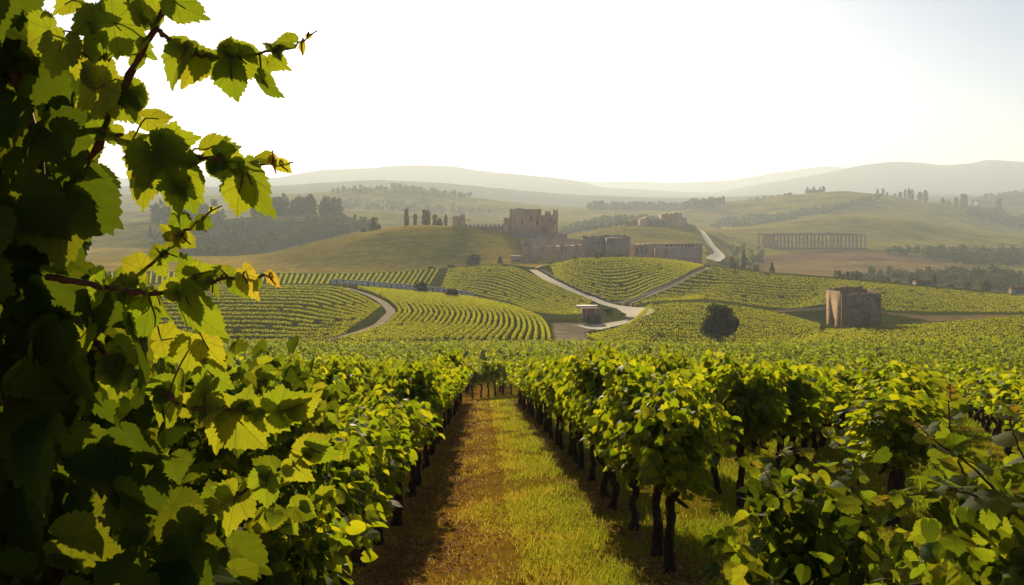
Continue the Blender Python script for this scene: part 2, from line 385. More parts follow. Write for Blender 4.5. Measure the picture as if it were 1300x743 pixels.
sfac = math_node(nd, ln, 'MINIMUM', 1.0, math_node(nd, ln, 'MAXIMUM', 0.0, math_node(nd, ln, 'ADD', sep.outputs[0],
       math_node(nd, ln, 'MULTIPLY', math_node(nd, ln, 'SUBTRACT', na.outputs['Fac'], 0.5), 2.2))))
nearc = mixc(nd, ln, sfac, nearc, soil.outputs[0])
farv = ramp(nd, [(0.32, (0.5, 0.58, 0.6)), (0.68, (1.35, 1.25, 1.1))]); ln.new(nf.outputs['Fac'], farv.inputs[0])
nm = noise(nd, ln, 0.22, 5, co, 0.7)
farv2 = ramp(nd, [(0.3, (0.62, 0.66, 0.66)), (0.7, (1.32, 1.28, 1.2))]); ln.new(nm.outputs['Fac'], farv2.inputs[0])
farc = mixc(nd, ln, 1.0, mixc(nd, ln, 1.0, at.outputs['Color'], farv.outputs[0], 'MULTIPLY'), farv2.outputs[0], 'MULTIPLY')
mpg = nd.new('ShaderNodeMapping'); mpg.inputs['Scale'].default_value = (0.02, 0.30, 0.02); mpg.inputs['Rotation'].default_value = (0, 0, 0.25); ln.new(co, mpg.inputs[0])
ns_ = noise(nd, ln, 1.0, 5, mpg.outputs[0], 0.7); farv3 = ramp(nd, [(0.35, (0.78, 0.80, 0.8)), (0.65, (1.18, 1.16, 1.1))]); ln.new(ns_.outputs['Fac'], farv3.inputs[0])
farc = mixc(nd, ln, 1.0, farc, farv3.outputs[0], 'MULTIPLY')
c = mixc(nd, ln, sep.outputs[1], farc, nearc)
p = nd.new('ShaderNodeBsdfDiffuse'); ln.new(c, p.inputs['Color']); p.inputs['Roughness'].default_value = 0.3
b = nd.new('ShaderNodeBump'); b.inputs['Strength'].default_value = 0.8; b.inputs['Distance'].default_value = 0.06
ln.new(nc.outputs['Fac'], b.inputs['Height']); ln.new(b.outputs[0], p.inputs['Normal'])
o = nd.new('ShaderNodeOutputMaterial'); ln.new(p.outputs[0], o.inputs[0])

# ------------------------------------------------------------------ ground sheet
Yr = np.concatenate([np.linspace(-60, 0, 13), np.arange(.5, 60, .5), np.arange(60, 620, 1.7), np.arange(620, 2300, 7), np.geomspace(2300, 10400, 90)])
U = np.linspace(-1.05, 1.05, 640)
GX = U[None, :] * (Yr[:, None] + 140); GY = np.broadcast_to(Yr[:, None], GX.shape)
GZ = gz(GX, GY)
nr, ncl = GX.shape
idx = np.arange(nr * ncl).reshape(nr, ncl)
me = mesh_np('ground', np.stack([GX, GY, GZ], -1).reshape(-1, 3),
             [np.stack([idx[:-1, :-1], idx[:-1, 1:], idx[1:, 1:], idx[1:, :-1]], -1).reshape(-1, 4)])
gpx = CX + F * GX / np.maximum(GY, 1); gpy = HY - F * GZ / np.maximum(GY, 1)
land = np.empty(GX.shape + (4,), np.float32); land[..., 3] = 1
land[..., :3] = (0.075, 0.085, 0.010)                                   # vineyard grass
def paint(mask, col): land[mask, :3] = col
paint((GY > 455), (0.50, 0.345, 0.045))                                # mown golden hill
paint((GY > 455) & (gpx > 895), (0.19, 0.16, 0.035))
paint((GY > 800), (0.34, 0.27, 0.04))
paint((GY > 2400), (0.13, 0.13, 0.04))
paint((GY > 3000), (0.05, 0.065, 0.045))
poly = lambda pts, y0, y1, col: paint(inpoly(gpx, gpy, pts) & (GY > y0) & (GY < y1), col)
poly([(920, 338), (1000, 321), (1095, 316), (1150, 322), (1245, 341), (1300, 346), (1300, 356), (960, 352)], 560, 1020, (0.30, 0.17, 0.085))
poly([(985, 331), (1040, 329), (1130, 331), (1200, 338), (1240, 344), (1100, 352), (960, 352)], 560, 1000, (0.40, 0.25, 0.10))
poly([(205, 275), (330, 268), (440, 281), (478, 288), (440, 296), (380, 312), (330, 325), (205, 325)], 620, 1050, (0.06, 0.065, 0.03))
poly([(340, 275), (380, 273), (440, 277), (470, 285), (400, 281), (345, 281)], 800, 1100, (0.26, 0.21, 0.09))
poly([(700, 410), (745, 410), (775, 411), (790, 408), (770, 418), (745, 420), (742, 427), (752, 434), (708, 434)], 190, 330, (0.52, 0.37, 0.25))
poly([(978, 394), (1048, 389), (1048, 393), (990, 397)], 290, 420, (0.26, 0.19, 0.10))
poly([(1115, 396), (1180, 401), (1300, 399), (1300, 406), (1180, 408)], 285, 420, (0.24, 0.18, 0.09))
poly([(985, 397), (1048, 394), (1125, 398), (1180, 407), (1121, 413), (1041, 411)], 284, 380, (0.05, 0.065, 0.015))
# near ground: soil under the rows, dry left half of the track
s = GX + 0.0327 * (GY - 8.7)                                          # distance across the track
mixa = np.zeros(GX.shape + (4,), np.float32); mixa[..., 3] = 1
ell = np.exp(-((s + 1.2) / 0.42) ** 2) + np.exp(-((s - 1.55) / 0.38) ** 2)
mixa[..., 0] = np.clip(ell * 0.85 - 0.28, -0.45, 0.7)
mixa[..., 1] = np.clip((78 - GY) / 14, 0, 1)
mixa[..., 2] = np.clip(0.78 - 0.5 * (np.tanh((s - 0.25) * 2.2) + 1) / 1.6 + 0.25 * np.exp(-((s - 1.2) / .4) ** 2) + np.clip((s - 2) * .1, 0, .2), 0, 1)
for nme, arr in (('land', land), ('mix', mixa)):
    a = me.attributes.new(nme, 'FLOAT_COLOR', 'POINT'); a.data.foreach_set('color', arr.reshape(-1))
ground = obj('ground', me, GM, smooth=True); tag(ground, kind='structure')

def ribbon(name, mat, pts, width, Y0, Y1, lift=0.1, m=120, kind='structure', crown=0.0):
    W_ = np.array([cast(x, y, Y0, Y1) for x, y in pts])[:, :2]
    P = smooth_path(W_, m); T = np.gradient(P, axis=0); T /= np.linalg.norm(T, axis=1)[:, None]
    N = np.stack([-T[:, 1], T[:, 0]], 1)
    w = np.interp(np.linspace(0, 1, m), np.linspace(0, 1, len(np.atleast_1d(width))), np.atleast_1d(width)) * (1 + 0.05 * np.sin(np.arange(m) * 1.7) + np.random.default_rng(m).normal(0, .07, m))
    k = np.linspace(-.5, .5, 7)
    XY = P[:, None] + N[:, None] * (k[None, :, None] * w[:, None, None])
    Z = gz(XY[..., 0], XY[..., 1]); Z = np.maximum(Z, Z.mean(1, keepdims=True) - 0.3) + lift
    i = np.arange(m * 7).reshape(m, 7)
    me = mesh_np(name, np.concatenate([XY, Z[..., None]], -1).reshape(-1, 3),
                 [np.stack([i[:-1, :-1], i[:-1, 1:], i[1:, 1:], i[1:, :-1]], -1).reshape(-1, 4)])
    o = obj(name, me, mat, smooth=True)
    if kind: tag(o, kind=kind)
    return o, P

road, road_path = ribbon('road', M_ROAD, [(676, 343), (684, 348), (700, 357), (722, 367), (748, 378), (772, 387), (795, 392), (810, 398), (809, 404), (790, 410), (765, 415), (745, 418)],
                         [3.5, 3.6, 3.8, 4, 4.5, 6.5, 8.5, 9, 9], 230, 440, 0.14)
ribbon('far_road', M_ROAD, [(889, 289), (894, 298), (902, 311), (912, 322), (905, 331)], [5, 7, 9, 11], 560, 1000, 0.3)
ribbon('track', M_TRACK, [(440, 366), (470, 376), (490, 388), (495, 399), (482, 411), (455, 422), (415, 432)], [1.2, 2.0, 2.8, 2.8, 2.4, 1.8], 200, 345, 0.1)
ribbon('dark_track', M_DARKTRACK, [(783, 386), (800, 381), (830, 370), (865, 353), (897, 339)], [3, 4.5, 5], 290, 450, 0.12)
ribbon('dirt_path', M_TRACK, [(800, 386), (832, 373), (868, 356), (900, 341)], [1.6, 2.4], 290, 450, 0.2)
ribbon('castle_path', M_TRACK, [(680, 341), (700, 334), (722, 328), (752, 325.5)], [2, 2.4], 420, 470, 0.2)

# ------------------------------------------------------------------ haze
hm, nt, nd, ln = newmat('haze')
pv = nd.new('ShaderNodeVolumePrincipled'); pv.inputs['Color'].default_value = (0.78, 0.88, 1.0, 1)
pv.inputs['Density'].default_value = 0.00018; pv.inputs['Anisotropy'].default_value = 0.3
o = nd.new('ShaderNodeOutputMaterial'); ln.new(pv.outputs[0], o.inputs['Volume'])
hb = MB().box(-11500, 11500, -75, 10600, float(GZ.min()) - 1.5, max(float(GZ.max()) + 15, 380)).build('haze', hm)
tag(hb, 'pale sunlit haze filling the valley air', 'haze', kind='stuff')

# ------------------------------------------------------------------ leaf shapes
def leaf_template(kind, seed, hi=True):
    r_ = np.random.default_rng(seed)
    if kind == 'heart':
        ph = [0, 10, 24, 40, 55, 70, 90, 115, 140, 160, 174, 180]; rr = [1.0, .86, .745, .68, .63, .56, .50, .45, .39, .32, .21, .08]
    elif kind == 'lobed':
        ph = [0, 10, 24, 36, 50, 62, 80, 98, 118, 140, 160, 174, 180]; rr = [1.0, .85, .70, .66, .74, .70, .57, .57, .53, .46, .42, .26, .10]
    else:
        ph = [0, 10, 30, 60, 90, 120, 150, 172, 180]; rr = [1.0, .80, .60, .48, .38, .33, .29, .2, .08]
    n = 44 if hi else 8
    half = np.linspace(0, 180, n + 1)
    def side(sgn):
        k = pchip1(ph, rr, half) * (1 + r_.normal(0, 0.03, n + 1))
        if hi:
            saw = (np.arange(n + 1) % 3) / 2.0
            k *= 1 + (0.075 * (0.5 - saw) + r_.normal(0, .012, n + 1)) * np.clip((178 - half) / 40, 0, 1)
        a = np.radians(half) * sgn
        return np.stack([k * np.sin(a), k * np.cos(a)], 1)
    L = side(-1); R = side(1); R[0] = L[0]
    out = np.concatenate([L, R[-2:0:-1]])                 # closed outline, tip first
    rings = [0.30, 0.55, 0.8, 1.0] if hi else [1.0]
    P = [np.zeros((1, 2))] + [out * q for q in rings]
    P = np.concatenate(P); m = len(out); Fc = []
    j = np.arange(m); j2 = (j + 1) % m
    tri = np.stack([np.zeros(m, int), 1 + j, 1 + j2], 1)
    quads = [np.stack([1 + q * m + j, 1 + (q + 1) * m + j, 1 + (q + 1) * m + j2, 1 + q * m + j2], 1) for q in range(len(rings) - 1)]
    x, y = P[:, 0], P[:, 1]; rad = np.hypot(x, y)
    c1, c2 = r_.uniform(.10, .34), r_.uniform(-.05, .40); c3 = r_.uniform(.012, .03)
    z = -c1 * y * np.abs(y) - .10 * rad ** 2 + c2 * np.abs(x) + c3 * np.sin(5 * np.arctan2(x, y) + seed) * rad + .12 * x * y * r_.normal()
    F_ = [tri] + quads
    return np.stack([x, y, z], 1), P.copy(), F_

HI = [leaf_template(k, s) for k, s in (('heart', 1), ('heart', 2), ('heart', 3), ('heart', 4), ('lobed', 5), ('heart', 6), ('heart', 7), ('narrow', 8))]
LO = [leaf_template(k, s, False) for k, s in (('heart', 11), ('lobed', 12), ('lobed', 13), ('heart', 14))]
q4 = np.array([(0, -.15, 0), (-.52, .25, .1), (0, 1.0, -.22), (.52, .25, .1)])
QD = [(q4, q4[:, :2].copy(), [np.array([(0, 1, 2, 3)])]),
      (q4 * (1.1, .8, -1.3), q4[:, :2].copy(), [np.array([(0, 1, 2, 3)])])]

def unit(a): return a / (np.linalg.norm(a, axis=-1, keepdims=True) + 1e-9)

def place_leaves(templates, P, D, N, size, seed=0, name='foliage'):
    """leaves at base points P, tips along D, faces towards N"""
    P = np.asarray(P, float); D = unit(np.asarray(D, float)); N = np.asarray(N, float)
    X = unit(np.cross(D, N)); Z = unit(np.cross(X, D)); size = np.broadcast_to(size, (len(P),))
    pick = np.random.default_rng(seed).integers(0, len(templates), len(P))
    Vs, UVs, Fs, off = [], [], {}, 0
    for t, (T, uv, FF) in enumerate(templates):
        w = np.where(pick == t)[0]
        if not len(w): continue
        V = P[w][:, None] + size[w][:, None, None] * (T[None, :, 0, None] * X[w][:, None] + T[None, :, 1, None] * D[w][:, None] + T[None, :, 2, None] * Z[w][:, None])
        n = len(T); Vs.append(V.reshape(-1, 3)); UVs.append(np.tile(uv, (len(w), 1)))
        base = off + np.arange(len(w))[:, None, None] * n
        for f in FF: Fs.setdefault(f.shape[1], []).append((base + f[None]).reshape(-1, f.shape[1]))
        off += n * len(w)
    return mesh_np(name, np.concatenate(Vs), [np.concatenate(v) for v in Fs.values()], np.concatenate(UVs))

# ------------------------------------------------------------------ grapevines in rows
def vine_foliage(n, size, templates, seed, top=2.0, half_len=0.52, half_w=0.33, low=0.97):
    r_ = np.random.default_rng(seed)
    # shoots rise from the arms and arch outwards; leaves sit along them in clumps
    P, D, N = [], [], []
    ns = 26; per = max(1, n // ns)
    for k in range(ns):
        x0 = r_.uniform(-half_len, half_len) * .85; y0 = r_.normal(0, .06); h = r_.uniform(.55, 1.0) * (top - low) * (1.12 if r_.random() < .2 else 1)
        lean = np.array([r_.normal(0, .22), r_.normal(0, 1) * half_w * .62])
        droop = r_.random() < .35
        t = np.sort(r_.random(per) ** .85)
        zz = low + .05 + h * t
        if droop: zz = low + .15 + h * np.sin(t * 2.4) * .8
        px = x0 + lean[0] * t; py = y0 + lean[1] * t * (1.35 if droop else 1)
        wid = .13 + .09 * np.sin(np.pi * np.clip(t, 0, 1))
        a = r_.uniform(0, 2 * np.pi, per); rad = wid * np.sqrt(r_.random(per)) * 1.25
        p_ = np.stack([px + rad * np.cos(a), py + rad * np.sin(a), zz + r_.normal(0, .05, per)], 1)
        P.append(p_)
        o_ = np.stack([np.cos(a), np.sin(a), r_.normal(-.55, .35, per)], 1); D.append(o_)
        out = np.stack([r_.choice([-1, 1], per) * .75 + r_.normal(0, .4, per), np.sign(p_[:, 1]) * r_.random(per) + r_.normal(0, .5, per), .35 + .8 * r_.random(per)], 1); N.append(out)
    P = np.concatenate(P); D = np.concatenate(D); N = np.concatenate(N)
    return place_leaves(templates, P, D, N, size * r_.uniform(.6, 1.2, len(P)), seed)

def vine_trunk(seed, detail=8, shoots=7):
    r_ = np.random.default_rng(seed); mb = MB()
    n = 10; z = np.linspace(-.12, .86, n)
    x = np.cumsum(r_.normal(0, .03, n)); y = np.cumsum(r_.normal(0, .028, n)); x -= x[0]; y -= y[0]
    x += .06 * np.sin(z * 5 + seed); x -= x[1]
    R = np.interp(z, [-.12, .02, .2, .7, .86], [.085, .066, .05, .046, .05]) * (1 + r_.normal(0, .06, n))
    P = np.stack([x, y, z], 1); mb.tube(smooth_path(P, 22), np.interp(np.linspace(0, 1, 22), np.linspace(0, 1, n), R) * (1 + .1 * np.sin(np.arange(22) * 2.1)), detail)
    e = P[-1]
    for sg in (-1, 1):
        q = np.array([e + (0, 0, -.05), e + (sg * .16, r_.normal(0, .03), .06), e + (sg * .42, r_.normal(0, .04), .12), e + (sg * .66, r_.normal(0, .05), .10)])
        mb.tube(smooth_path(q, 10), np.linspace(.042, .016, 10), detail - 1)
    for k in range(shoots):
        b_ = e + (r_.uniform(-.5, .5), 0, .1); t_ = b_ + (r_.normal(0, .12), r_.normal(0, .2), r_.uniform(.35, .75))
        mb.tube(smooth_path(np.array([b_, (b_ + t_) / 2 + r_.normal(0, .04, 3), t_]), 6), np.linspace(.009, .004, 6), 5)
    return mb

LODS = {}
for lod, (n, sz, tp) in {'near': (1500, .088, LO), 'mid': (880, .112, LO), 'far': (520, .155, QD)}.items():
    LODS[lod] = [vine_foliage(n, sz, tp, 100 + k + len(lod) * 20) for k in range(5)]
    for m_ in LODS[lod]: m_.materials.append(M_VINE)
TRUNKS = []
for k in range(6):
    t_ = vine_trunk(300 + k).build('trunk', M_BARK, smooth=True); TRUNKS.append(t_.data); bpy.data.objects.remove(t_)

def row_x(k0): return lambda Y: k0 - 0.0327 * (Y - 8.7)
vines = []          # (X, Y, dir angle, row key)
def in_view(X, Y, pad=60):
    x = CX + F * X / Y
    return -pad < x < 1300 + pad
# the two rows beside the track
for Y in [4.6, 5.7, 6.8, 7.9, 9.1, 10.2, 11.4, 12.5, 13.7, 14.9, 16.1, 17.4, 18.6, 19.9, 21.2, 22.5, 23.8, 25.1, 26.4, 27.7, 29, 30.4, 31.8, 33.2, 34.6, 36, 37.4, 38.8, 40.2, 41.6, 43, 44.4, 45.8]:
    vines.append((row_x(-1.42)(Y) - .05, Y, 'left'))
for Y in [8.8, 9.6, 11.0, 12.5, 13.6, 15.6, 17.0, 18.2, 19.6, 20.9, 22.2, 23.5, 24.8, 26.1, 27.4, 28.7, 30, 31.3, 32.6, 33.9, 35.2, 36.5, 37.8, 39.1, 40.4, 41.7, 43, 44.3, 45.6]:
    vines.append((row_x(1.58)(Y) + rng.normal(0, .03), Y, 'right'))
for Y in np.arange(12.7, 47, 1.35): vines.append((row_x(3.42)(Y), Y, 'second right'))
for k in range(1, 9):
    for Y in np.arange(6 + (k % 2) * .6, 47, 1.35):
        X = row_x(-1.42 - 2.35 * k)(Y)
        if in_view(X, Y): vines.append((X, Y, 'left block'))
for k in range(6):
    px = 601 + k * 9.6; Y = 50.2 + k * .95; vines.append(((px - CX) / F * Y, Y, 'cross'))
for c0 in (4.3, 6.8, 9.3, 11.8, 2.75, 1.3, -0.9, -3.4, -5.9, -8.4, -10.9, -13.4):
    cc = c0 if c0 > 4 else c0 - .5
    for Y in np.arange(9.5 + (c0 * 7.3) % 1.2, 33 if c0 == 2.75 else 60, 1.62):
        X = cc + 0.45 * (Y - 10)
        if X > row_x(3.42)(Y) + 1.2 and in_view(X, Y, 90): vines.append((X, Y, 'right block'))
vines = [(X, Y, r, (1.0 / Y) * (1.0 if r in ('left', 'right', 'second right', 'cross') else .72)) for X, Y, r in vines]
vines.sort(key=lambda v: -v[3])
solo, rest = vines[:296], vines[296:]
ORD = ['nearest', 'second', 'third', 'fourth', 'fifth', 'sixth', 'seventh', 'eighth', 'ninth', 'tenth', 'eleventh', 'twelfth', 'thirteenth', 'fourteenth']
ROWTXT = {'left': 'row along the left edge of the grass track', 'right': 'row along the right edge of the grass track',
          'second right': 'second row right of the grass track', 'cross': 'cross row at the grass track end'}
cnt = {}
for X, Y, r, _ in sorted(solo, key=lambda v: v[1]):
    i = cnt.get(r, 0); cnt[r] = i + 1
    if r == 'cross': lab = '%s grapevine from the left in the %s' % (['first', 'second', 'third', 'fourth', 'fifth', 'sixth'][i], ROWTXT[r])
    elif r in ROWTXT and i < 14:
        lab = '%s leafy grapevine in the %s' % (ORD[i] if i == 0 else ORD[i] + ' nearest', ROWTXT[r])
    elif r in ROWTXT: lab = 'small far grapevine late in the %s' % ROWTXT[r]
    elif r == 'left block': lab = 'leafy grapevine in the rows behind the left row, only its top showing'
    else: lab = 'bushy grapevine in the slanting rows at the right of the field'
    grp = 'grapevines in the ' + (ROWTXT[r] if r in ROWTXT else ('rows behind the left row' if r == 'left block' else 'slanting rows on the right'))
    ang = math.atan2(1, -0.0327)
    if r == 'right block': ang = math.atan2(1, .45)
    if r == 'cross': ang = math.atan2(.95, .43)
    e = empty('grapevine', (X, Y, g1(X, Y)), ang + (math.pi if rng.random() < .5 else 0) + rng.normal(0, .12), lab, 'grapevine', grp)
    sc = rng.uniform(.92, 1.08); h = {'right block': .88, 'cross': .95, 'left block': .97}.get(r, 1.0)
    e.scale = (sc, sc * (1.0 if r != 'right block' else 1.3), sc * h * rng.uniform(.86, 1.08) * (.86 if r in ('left', 'right') and Y < 13 else 1))
    lod = 'near' if Y < 15 else ('mid' if Y < 30 else 'far')
    obj('trunk', TRUNKS[rng.integers(0, 6)], None, e)
    obj('foliage', LODS[lod][rng.integers(0, 5)], None, e)

# every further vine of the field, one mass
far = [(X, Y, .8 if r == 'right block' else .97) for X, Y, r, _ in rest]
for k in range(-46, 60):
    for Y in np.arange(56.5 if k > -2 else 48.3, 176, 1.7):
        X = row_x(-1.42 - 2.35 * k * -1)(Y) if False else (-1.42 + 2.35 * k) - 0.0327 * (Y - 8.7)
        if not in_view(X, Y, 140): continue
        if k >= 2 and Y < 62 and X > 5: continue
        if rng.random() < .07: continue
        far.append((X + rng.normal(0, .12), Y + rng.normal(0, .2), rng.uniform(.62, 1.12) + (.25 if rng.random() < .06 else 0)))
far = np.array(far); fz = gz(far[:, 0], far[:, 1])
n_each = np.where(far[:, 1] < 75, 130, np.where(far[:, 1] < 115, 62, 36)); n_each[:len(rest)] = 150
I = np.repeat(np.arange(len(far)), n_each); m = len(I)
clump = rng.integers(0, 6, m)                                          # six lumps per vine
seedc = rng.normal(0, 1, (len(far), 6, 3))
cpos = seedc[I, clump]
ox = cpos[:, 0] * .26 + rng.normal(0, .12, m); oy = cpos[:, 1] * .32 + rng.normal(0, .13, m)
oz = np.clip(1.35 + cpos[:, 2] * .30 + rng.normal(0, .17, m), .65, 2.15) * far[I, 2]
P = np.stack([far[I, 0] + ox, far[I, 1] + oy, fz[I] + oz], 1)
D = np.stack([rng.normal(0, 1, m), rng.normal(0, 1, m), rng.normal(-.3, .5, m)], 1)
N = np.stack([rng.normal(0, .6, m), -.55 + rng.normal(0, .7, m), .3 + .8 * rng.random(m)], 1)
szf = np.interp(far[I, 1], [20, 60, 110, 176], [.17, .21, .29, .37]) * rng.uniform(.7, 1.25, m)
fo = obj('distant_grapevines', place_leaves(QD, P, D, N, szf, 5), M_VINE)
tag(fo, 'mass of yellow green grapevines filling the slope beyond the nearest rows', 'grapevines', kind='stuff')
mb = MB()                                                              # their trunks belong to the same mass
for X, Y, h in far[(far[:, 1] < 70)]:
    z = g1(X, Y); a, b_ = rng.normal(0, .05, 2)
    mb.tube(np.array([(X, Y, z - .1), (X + a, Y + b_, z + .45), (X + a * .5, Y, z + .95)]), [.06, .05, .045], 5)
V2 = np.concatenate(mb.V); me2 = fo.data
n0 = len(me2.vertices)
tmp = mb.build('tmp_trunks', M_BARK)
# join trunks into the mass without operators
vv = np.empty(n0 * 3, np.float32); me2.vertices.foreach_get('co', vv)
lt = np.empty(len(me2.polygons), np.int32); me2.polygons.foreach_get('loop_total', lt)
lv = np.empty(len(me2.loops), np.int32); me2.loops.foreach_get('vertex_index', lv)
Q = np.array([p_ for p_ in mb.P])
joined = mesh_np('distant_grapevines', np.concatenate([vv.reshape(-1, 3), V2]), [lv.reshape(-1, 4), Q + n0])
joined.materials.append(M_VINE); joined.materials.append(M_BARK)
mi = np.zeros(len(joined.polygons), np.int32); mi[len(lv) // 4:] = 1; joined.polygons.foreach_set('material_index', mi)
fo.data = joined; bpy.data.objects.remove(tmp)

# ------------------------------------------------------------------ vineyards on the hills
def world_line(pts, Y0, Y1, m=40):
    W_ = np.array([cast(x, y, Y0, Y1) for x, y in pts])[:, :2]
    return smooth_path(W_, m)

def hill_rows(label, A, B, n, Y0, Y1, height=.8, width=.75, per_m=19.0, csize=.215):
    a = world_line(A, Y0, Y1, 80); b_ = world_line(B, Y0, Y1, 80); Ps = []
    for k in range(n):
        t = (k + .5 + rng.normal(0, .04)) / n
        L = smooth_path(a * (1 - t) + b_ * t, 80)
        ln_ = np.linalg.norm(np.diff(L, axis=0), axis=1).sum(); c_ = max(12, int(ln_ * per_m))
        q = np.sort(rng.random(c_)); s_ = np.linspace(0, 1, 80)
        xy = np.stack([np.interp(q, s_, L[:, 0]), np.interp(q, s_, L[:, 1])], 1)
        pos = q * ln_; lump = np.sin(pos * 2.1 + k * 5.3) * .5 + np.sin(pos * .83 + k * 2.9) * .5      # single plants, weak and missing ones
        keep = (np.sin(pos * .41 + k * 5.1) + np.sin(pos * .173 + k * 2.3) > -1.82)
        h = rng.random(c_) ** .8 * height * (1 + .13 * lump)
        w = width * .5 * (1 - .45 * (h / height) ** 2)
        xy = xy + rng.uniform(-1, 1, (c_, 2)) * w[:, None]
        Ps.append(np.concatenate([xy, (gz(xy[:, 0], xy[:, 1]) + .12 + h)[:, None]], 1)[keep])
    P = np.concatenate(Ps); m = len(P)
    D = rng.normal(0, 1, (m, 3)) * (1, .6, 1); N = rng.normal(0, .38, (m, 3)) + (-.05, -.75, .3)
    return tag(obj('vineyard', place_leaves(QD, P, D, N, csize * rng.uniform(.7, 1.3, m), 9), M_ROWS), label, 'vineyard', kind='stuff')

hill_rows('hill vineyard of nearly level rows left of the curved dirt track', [(-260, 366), (0, 365), (300, 362), (420, 364), (455, 374), (484, 390)], [(-260, 438), (50, 438), (280, 437), (360, 436), (405, 433), (430, 428)], 16, 200, 345, height=0.62)
hill_rows('hill vineyard of curved rows between the dirt track and the clearing', [(452, 366), (480, 376), (500, 390), (503, 400), (490, 412), (460, 424), (425, 435)],
          [(596, 379), (655, 392), (688, 406), (699, 420), (703, 434)], 28, 200, 345, height=1.0)
hill_rows('vineyard of rows running uphill behind the balustrade wall', [(-240, 364), (-230, 349)], [(545, 366), (560, 343)], 110, 352, 455, height=1.1)
hill_rows('shaded vineyard slope of slanting rows left of the castle road', [(570, 342), (640, 338), (668, 346), (690, 356), (718, 368), (752, 382)],
          [(560, 366), (600, 375), (650, 387), (690, 399), (715, 404), (738, 400)], 13, 300, 455, height=0.8)
hill_rows('rounded vineyard knoll between the castle road and the dark track', [(698, 338), (740, 329), (800, 328), (850, 331), (893, 338)],
          [(705, 355), (730, 366), (757, 377), (783, 383), (835, 366), (892, 340)], 15, 290, 462, height=0.85)
hill_rows('wide dark vineyard hill of level rows behind the square ruin', [(905, 340), (974, 349), (1060, 356), (1160, 365), (1300, 377), (1420, 385)],
          [(800, 391), (832, 384), (890, 381), (986, 393), (1048, 389), (1125, 396), (1300, 398), (1420, 392)], 14, 300, 462, height=0.9)
hill_rows('vineyard of diagonal rows around the lone round tree', [(818, 400), (835, 387), (888, 386), (934, 390), (986, 399), (1040, 413)],
          [(742, 428), (765, 436), (840, 441), (930, 441), (1000, 441), (1040, 438)], 14, 200, 320, height=0.85)
hill_rows('near vineyard of level rows below the square ruin', [(1050, 420), (1121, 416), (1177, 412.5), (1300, 402.5), (1420, 397)],
          [(1000, 441), (1080, 441), (1177, 441), (1300, 439), (1420, 437)], 11, 195, 285, height=0.62)
# flat strip in front of the hills
hill_rows('level yellow strip of vines at the foot of the hills', [(-260, 438), (600, 438), (900, 441), (1000, 443), (1300, 440)],
          [(-260, 447), (600, 447), (900, 447), (1000, 448), (1300, 447)], 6, 150, 240, height=1.3)

# ------------------------------------------------------------------ trees
def crown_pts(kind, n, r_):
    """points and outward directions inside a crown of unit height standing on z=0"""
    if kind == 'cypress':
        z = r_.random(n); rad = .13 * np.sin(np.pi * np.clip(z * .93 + .06, 0, 1)) ** .6 * np.sqrt(r_.random(n))
        z = .04 + z * .96
    elif kind == 'conifer':
        z = r_.random(n) ** 1.25; rad = .28 * (1 - z) ** .85 * np.sqrt(r_.random(n)) * (1 + .25 * np.sin(z * 30)); z = .08 + z * .92
    elif kind == 'column':
        z = r_.random(n); rad = (.25 - .12 * np.abs(z - .45)) * np.sqrt(r_.random(n)); z = .06 + .94 * z
    else:
        c = r_.normal(0, 1, (16, 3)); c = c / np.linalg.norm(c, axis=1)[:, None] * r_.uniform(.35, 1.05, (16, 1))
        if kind == 'bush': c[:, 2] = np.abs(c[:, 2]) * .9 - .25
        pick = r_.integers(0, 16, n); p = c[pick] * .80 + r_.normal(0, .17, (n, 3))
        l = np.linalg.norm(p, axis=1, keepdims=True); p = p / np.maximum(1, l / 1.0)
        P = np.stack([p[:, 0] * .47, p[:, 1] * .47, (.55 + p[:, 2] * .46) if kind == 'round' else np.clip(.36 + p[:, 2] * .62, .02, 1)], 1)
        return P, unit(p + 1e-6)
    a = r_.uniform(0, 2 * np.pi, n)
    P = np.stack([rad * np.cos(a), rad * np.sin(a), z], 1)
    return P, unit(np.stack([np.cos(a), np.sin(a), .3 + 0 * a], 1))

TREES = {}
for kind, n, sz in (('cypress', 420, .07), ('conifer', 420, .10), ('column', 420, .10), ('round', 5200, .06), ('bush', 900, .13)):
    TREES[kind] = []
    for v in range(3):
        r_ = np.random.default_rng(500 + v + len(kind) * 9)
        P, O = crown_pts(kind, n, r_)
        D = O + r_.normal(0, .7, P.shape); N = O + r_.normal(0, .5, P.shape) + (0, 0, .5)
        cm = place_leaves(QD, P, D, N, sz * r_.uniform(.7, 1.3, n), v, 'crown')
        mb = MB(); base = -.05
        top_ = {'cypress': .7, 'conifer': .8, 'column': .7, 'round': .6, 'bush': .4}[kind]
        path = np.array([(0, 0, base), (.01, .01, .15), (-.01, .005, top_ * .6), (0, 0, top_)])
        mb.tube(smooth_path(path, 8), np.linspace(.035 if kind != 'cypress' else .022, .008, 8), 7)
        if kind in ('round', 'bush', 'column'):
            for k in range(6):
                a = k * 1.05 + v; q = np.array([(0, 0, top_ * (.25 + .06 * k)), (.12 * math.cos(a), .12 * math.sin(a), top_ * .5 + .08), (.27 * math.cos(a), .27 * math.sin(a), top_ * .75 + .1)])
                mb.tube(smooth_path(q, 6), np.linspace(.018, .004, 6), 5)
        t_ = mb.build('trunk', M_TRUNK, smooth=True); tm = t_.data; bpy.data.objects.remove(t_)
        TREES[kind].append((cm, tm))
CROWN_COPIES = {}
